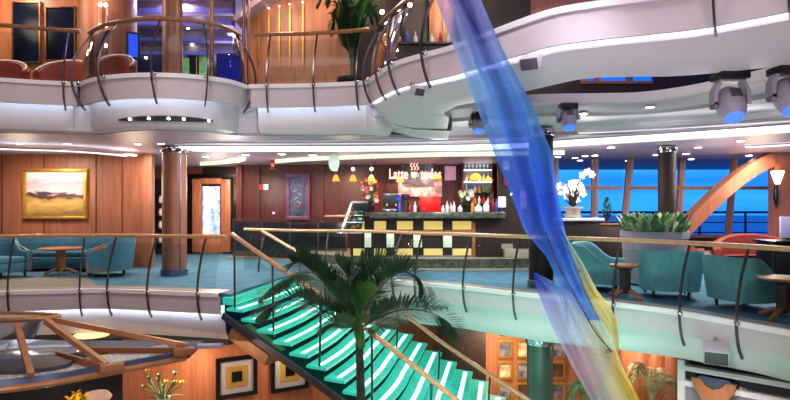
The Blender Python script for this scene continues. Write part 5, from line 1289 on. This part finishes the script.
for k, px in enumerate((125, 145, 165, 184, 211)):
    i = near_px(upB, px); p = upB[i] + nb[i] * -.13
    t = thing('slot_light', f'small round light in the dark slot under the rounded balcony, {ordn[k]} from the painting side', 'ceiling light', (p.x, p.y, 3.34), group='slot lights under the rounded balcony')
    q = MB(); q.ball((0, 0, 0), .024, u=10, v=6); q.build('bulb', M['lamp'], t, local=True)
    q = MB(); q.tube([(0, .015, 0), (0, .03, 0)], .035, 10); q.build('trim_ring', M['chrome'], t, local=True)
for k, (px, py, z) in enumerate(((583, 113.2, 3.46), (650, 106.5, 3.48), (658, 128.2, 3.36), (588, 131.8, 3.36))):
    downlight(f"small round downlight on the grey ceiling step {('next to the spotlight past the ribbon', 'between the two spotlights', 'above the walnut column', 'low beside the spotlight past the ribbon')[k]}", px, py, z - .02, .08, 'ceiling step downlights')

# ================================================================ enclosure behind the viewer
struct(MB().box((0, -6.1, 3), (28, .2, 13)).build('wall_back', M['wood'], smooth=False))
struct(MB().box((-13.1, 10, 3), (.2, 32, 13)).build('wall_left', M['wood'], smooth=False))
struct(MB().box((14.1, 3, 3), (.2, 18, 13)).build('wall_right', M['wood'], smooth=False))
struct(MB().prism([(-13, -6), (14, -6), (14, 12.0), (-13, 12.0)], 9.2, 9.35).build('ceiling', M['upper_ceiling'], smooth=False))
struct(MB().box((-5, 11.95, 8.4), (16, .1, 1.6)).build('wall_upper', M['white'], smooth=False))
poly_floor('floor', [(-3, -6), (3, -6), (3, .9), (-3, .9)], 0, M['carpet'], .3)

# ================================================================ lights
warm, neu, cool = '#ffe2c4', '#fff2e6', '#e8f0ff'
lamp('AREA', 'atrium_fill', (-4, 5, 9.1), 330, neu, 3.0, (-4, 5, 0))  # unseen overhead fill added for the atrium
lamp('AREA', 'atrium_fill', (3.5, 4, 9.1), 240, '#f4ecff', 3.0, (3.5, 4, 0))
# added unseen fill behind the viewer, brightening the decks from the front
lamp('AREA', 'front_fill', (-4, -3, 6.5), 190, '#faf0f4', 3.0, (-4, 10, 3.5))
lamp('AREA', 'front_fill', (4, -3, 6.5), 130, '#f6f0fa', 3.0, (4, 10, 3.5))
lamp('AREA', 'front_fill', (-3, -4, .8), 90, '#faf2f2', 2.0, (-4, 10, 2.0))
lamp('AREA', 'front_fill', (3, -4, .8), 45, '#f4f2fa', 2.0, (4, 10, 3.0))
# walkway ceiling
for x, y, e, c in ((-9.5, 14.2, 70, warm), (-6.8, 14.6, 60, warm), (-4.8, 16.5, 90, neu), (-6.0, 18.8, 60, warm), (-1.5, 16.8, 50, warm), (1.5, 13.2, 70, neu), (4.6, 13.6, 70, neu), (7.6, 13.2, 90, neu), (7.0, 11.2, 55, neu), (9.5, 14.6, 70, warm), (-3.5, 13.0, 60, neu)):
    lamp('AREA', 'ceiling_lamp', (x, y, 3.1), e * 1.2, c, .5, (x, y, 0)); lamp('POINT', 'ceiling_fill', (x, y, 2.2), e * .55, c, .35)  # point lights added without fixtures to lift the ceiling
for px in (40, 70): lamp('SPOT', 'picture_light', (X(px, 14.5), 14.5, 3.1), 50, warm, .06, (X(px, 15.6), 15.6, 1.9), 70)
lamp('SPOT', 'niche_light', (X(298, 18.4), 18.3, 3.05), 70, '#ffc8b8', .05, (X(298, 19.2), 19.2, 1.6), 60)
for px, e in ((265, 60), (320, 60), (345, 130), (400, 200), (430, 200), (480, 200)): lamp('SPOT', 'bar_light', (X(px, 17.6), 17.6, 3.0), e, '#ffc8a8', .06, (X(px, 19.0), 19.0, 1.6), 80)
for px in (375, 420, 465): lamp('SPOT', 'counter_light', (X(px, 15.2), 15.3, 3.0), 110, neu, .08, (X(px, 16), 16.0, 1.4), 70)
# upper level
for x, y, e, c in ((-10, 13.3, 62, warm), (-7.5, 13.2, 52, warm), (-6.2, 16, 110, '#e0d4ff'), (-5.5, 19, 130, '#d8c8ff'), (-7, 22.5, 130, '#c8b8ff'), (-2.8, 13.0, 50, warm), (-1, 13.1, 50, warm), (1.2, 12.3, 60, warm), (5, 14.5, 40, warm)):
    lamp('AREA', 'upper_lamp', (x, y, 7.5), e * 1.1, c, .5, (x, y, 0)); lamp('POINT', 'upper_ceiling_fill', (x, y, 6.6), e * .5, c, .3)  # points added below the ceiling to light it, no fixtures
# lower level
for x, y, e, c in ((-4.2, 11.7, 70, warm), (-2.4, 12.7, 45, warm), (2.5, 13.6, 80, warm), (4.8, 12.1, 30, warm), (5.2, 9.2, 30, neu), (-8, 12.2, 40, warm)):
    lamp('AREA', 'lower_lamp', (x, y, -1.27), e * .7, c, .4, (x, y, -4))
lamp('SPOT', 'picture_spot', (2.7, 13.0, -1.32), 130, warm, .08, (2.8, 14.6, -2.1), 120)
lamp('POINT', 'flower_fill', (-5.6, 9.0, -1.3), 55, warm, .1)  # added to brighten the yellow flowers, no fixture here
lamp('POINT', 'lower_wall_fill', (5.6, 11.8, -1.6), 22, warm, .2)  # added warm fill for the wood wall under the walkway
lamp('POINT', 'upper_wall_fill', (3.6, 15.2, 7.2), 90, warm, .2)  # added, with the next one, to brighten the dark upper walls
lamp('POINT', 'upper_wall_fill', (1.0, 11.9, 6.2), 40, warm, .2)
# added aqua lamps standing in for stair glow on the curved fascia
for x, y, e in ((1.4, 9.6, 5), (3.2, 8.4, 4), (-.4, 6.2, 12), (1.8, 5.6, 10), (3.2, 4.4, 8)):
    o = lamp('AREA', 'aqua_wash', (x, y, -2.4), e, '#86e4c4', .6, (x + 1.5, y + 4.6, -.35) if y < 7 else (x + .8, y + 2.2, -.4)); o.data.spread = math.radians(56)
for x, y, z, e in ((1.5, 3.5, -1.5, 20), (4.0, 3.8, -1.5, 18), (-3.5, 5.5, -2.0, 14)):
    o = lamp('AREA', 'soffit_fill', (x, y, z), e, '#f4e8f4', .8, (x + .3, y + 4.2, 3.6)); o.data.spread = math.radians(80)  # unseen uplights added to brighten the balcony soffits
# added spots in mid-air brighten the ribbon, apart from the moving heads
for p_, tgt, e in (((1.2, 3.2, 6.5), (1.4, 6.8, 3.0), 150), ((3.4, 3.4, 5.5), (2.4, 6.8, .2), 150), ((1.0, 3.5, 1.0), (2.6, 6.9, .0), 60)):
    lamp('SPOT', 'ribbon_fill', p_, e * 5.5, '#f4f4ff', .15, tgt, 42)

# ================================================================ sky, camera, colour
w = bpy.data.worlds.new('dusk_sky'); SC.world = w; w.use_nodes = True; nt = w.node_tree
bg = nt.nodes['Background']; tc = nt.nodes.new('ShaderNodeTexCoord'); sp = nt.nodes.new('ShaderNodeSeparateXYZ'); rp = nt.nodes.new('ShaderNodeValToRGB')
ns = nt.nodes.new('ShaderNodeTexNoise'); mp = nt.nodes.new('ShaderNodeMapping'); mp.inputs['Scale'].default_value = (3, 3, 26); ns.inputs['Scale'].default_value = 1.6; ns.inputs['Detail'].default_value = 5
nt.links.new(tc.outputs['Generated'], mp.inputs[0]); nt.links.new(mp.outputs[0], ns.inputs['Vector']); nt.links.new(tc.outputs['Generated'], sp.inputs[0])
ma = nt.nodes.new('ShaderNodeMath'); ma.operation = 'MULTIPLY_ADD'; ma.inputs[1].default_value = .09
nt.links.new(ns.outputs['Fac'], ma.inputs[0]); nt.links.new(sp.outputs['Z'], ma.inputs[2]); nt.links.new(ma.outputs[0], rp.inputs[0])
e = rp.color_ramp.elements; e[0].position = .03; e[0].color = lin('#1f7fd8'); e[1].position = .45; e[1].color = lin('#1450c0')
for ps, c in ((.055, '#2a90e4'), (.085, '#1a70d4'), (.115, '#2f8ce0'), (.16, '#1560cc')):
    x = e.new(ps); x.color = lin(c)
nt.links.new(rp.outputs[0], bg.inputs['Color']); bg.inputs['Strength'].default_value = 1.75

cam = bpy.data.cameras.new('camera'); co = bpy.data.objects.new('camera', cam); COL.objects.link(co)
co.location = (0, 0, E); co.rotation_euler = (PI / 2, 0, 0)
cam.sensor_width = 36; cam.lens = 36 * F / 790; cam.shift_y = (H - 200) / 790; cam.clip_end = 5000; cam.clip_start = .05
SC.camera = co
SC.view_settings.view_transform = 'Standard'; SC.view_settings.look = 'None'; SC.view_settings.gamma = 1; SC.view_settings.use_curve_mapping = False
SC.view_settings.exposure = 0.15
SC.cycles.use_denoising = True; SC.cycles.sample_clamp_indirect = 6; SC.cycles.max_bounces = 8; SC.cycles.transparent_max_bounces = 24
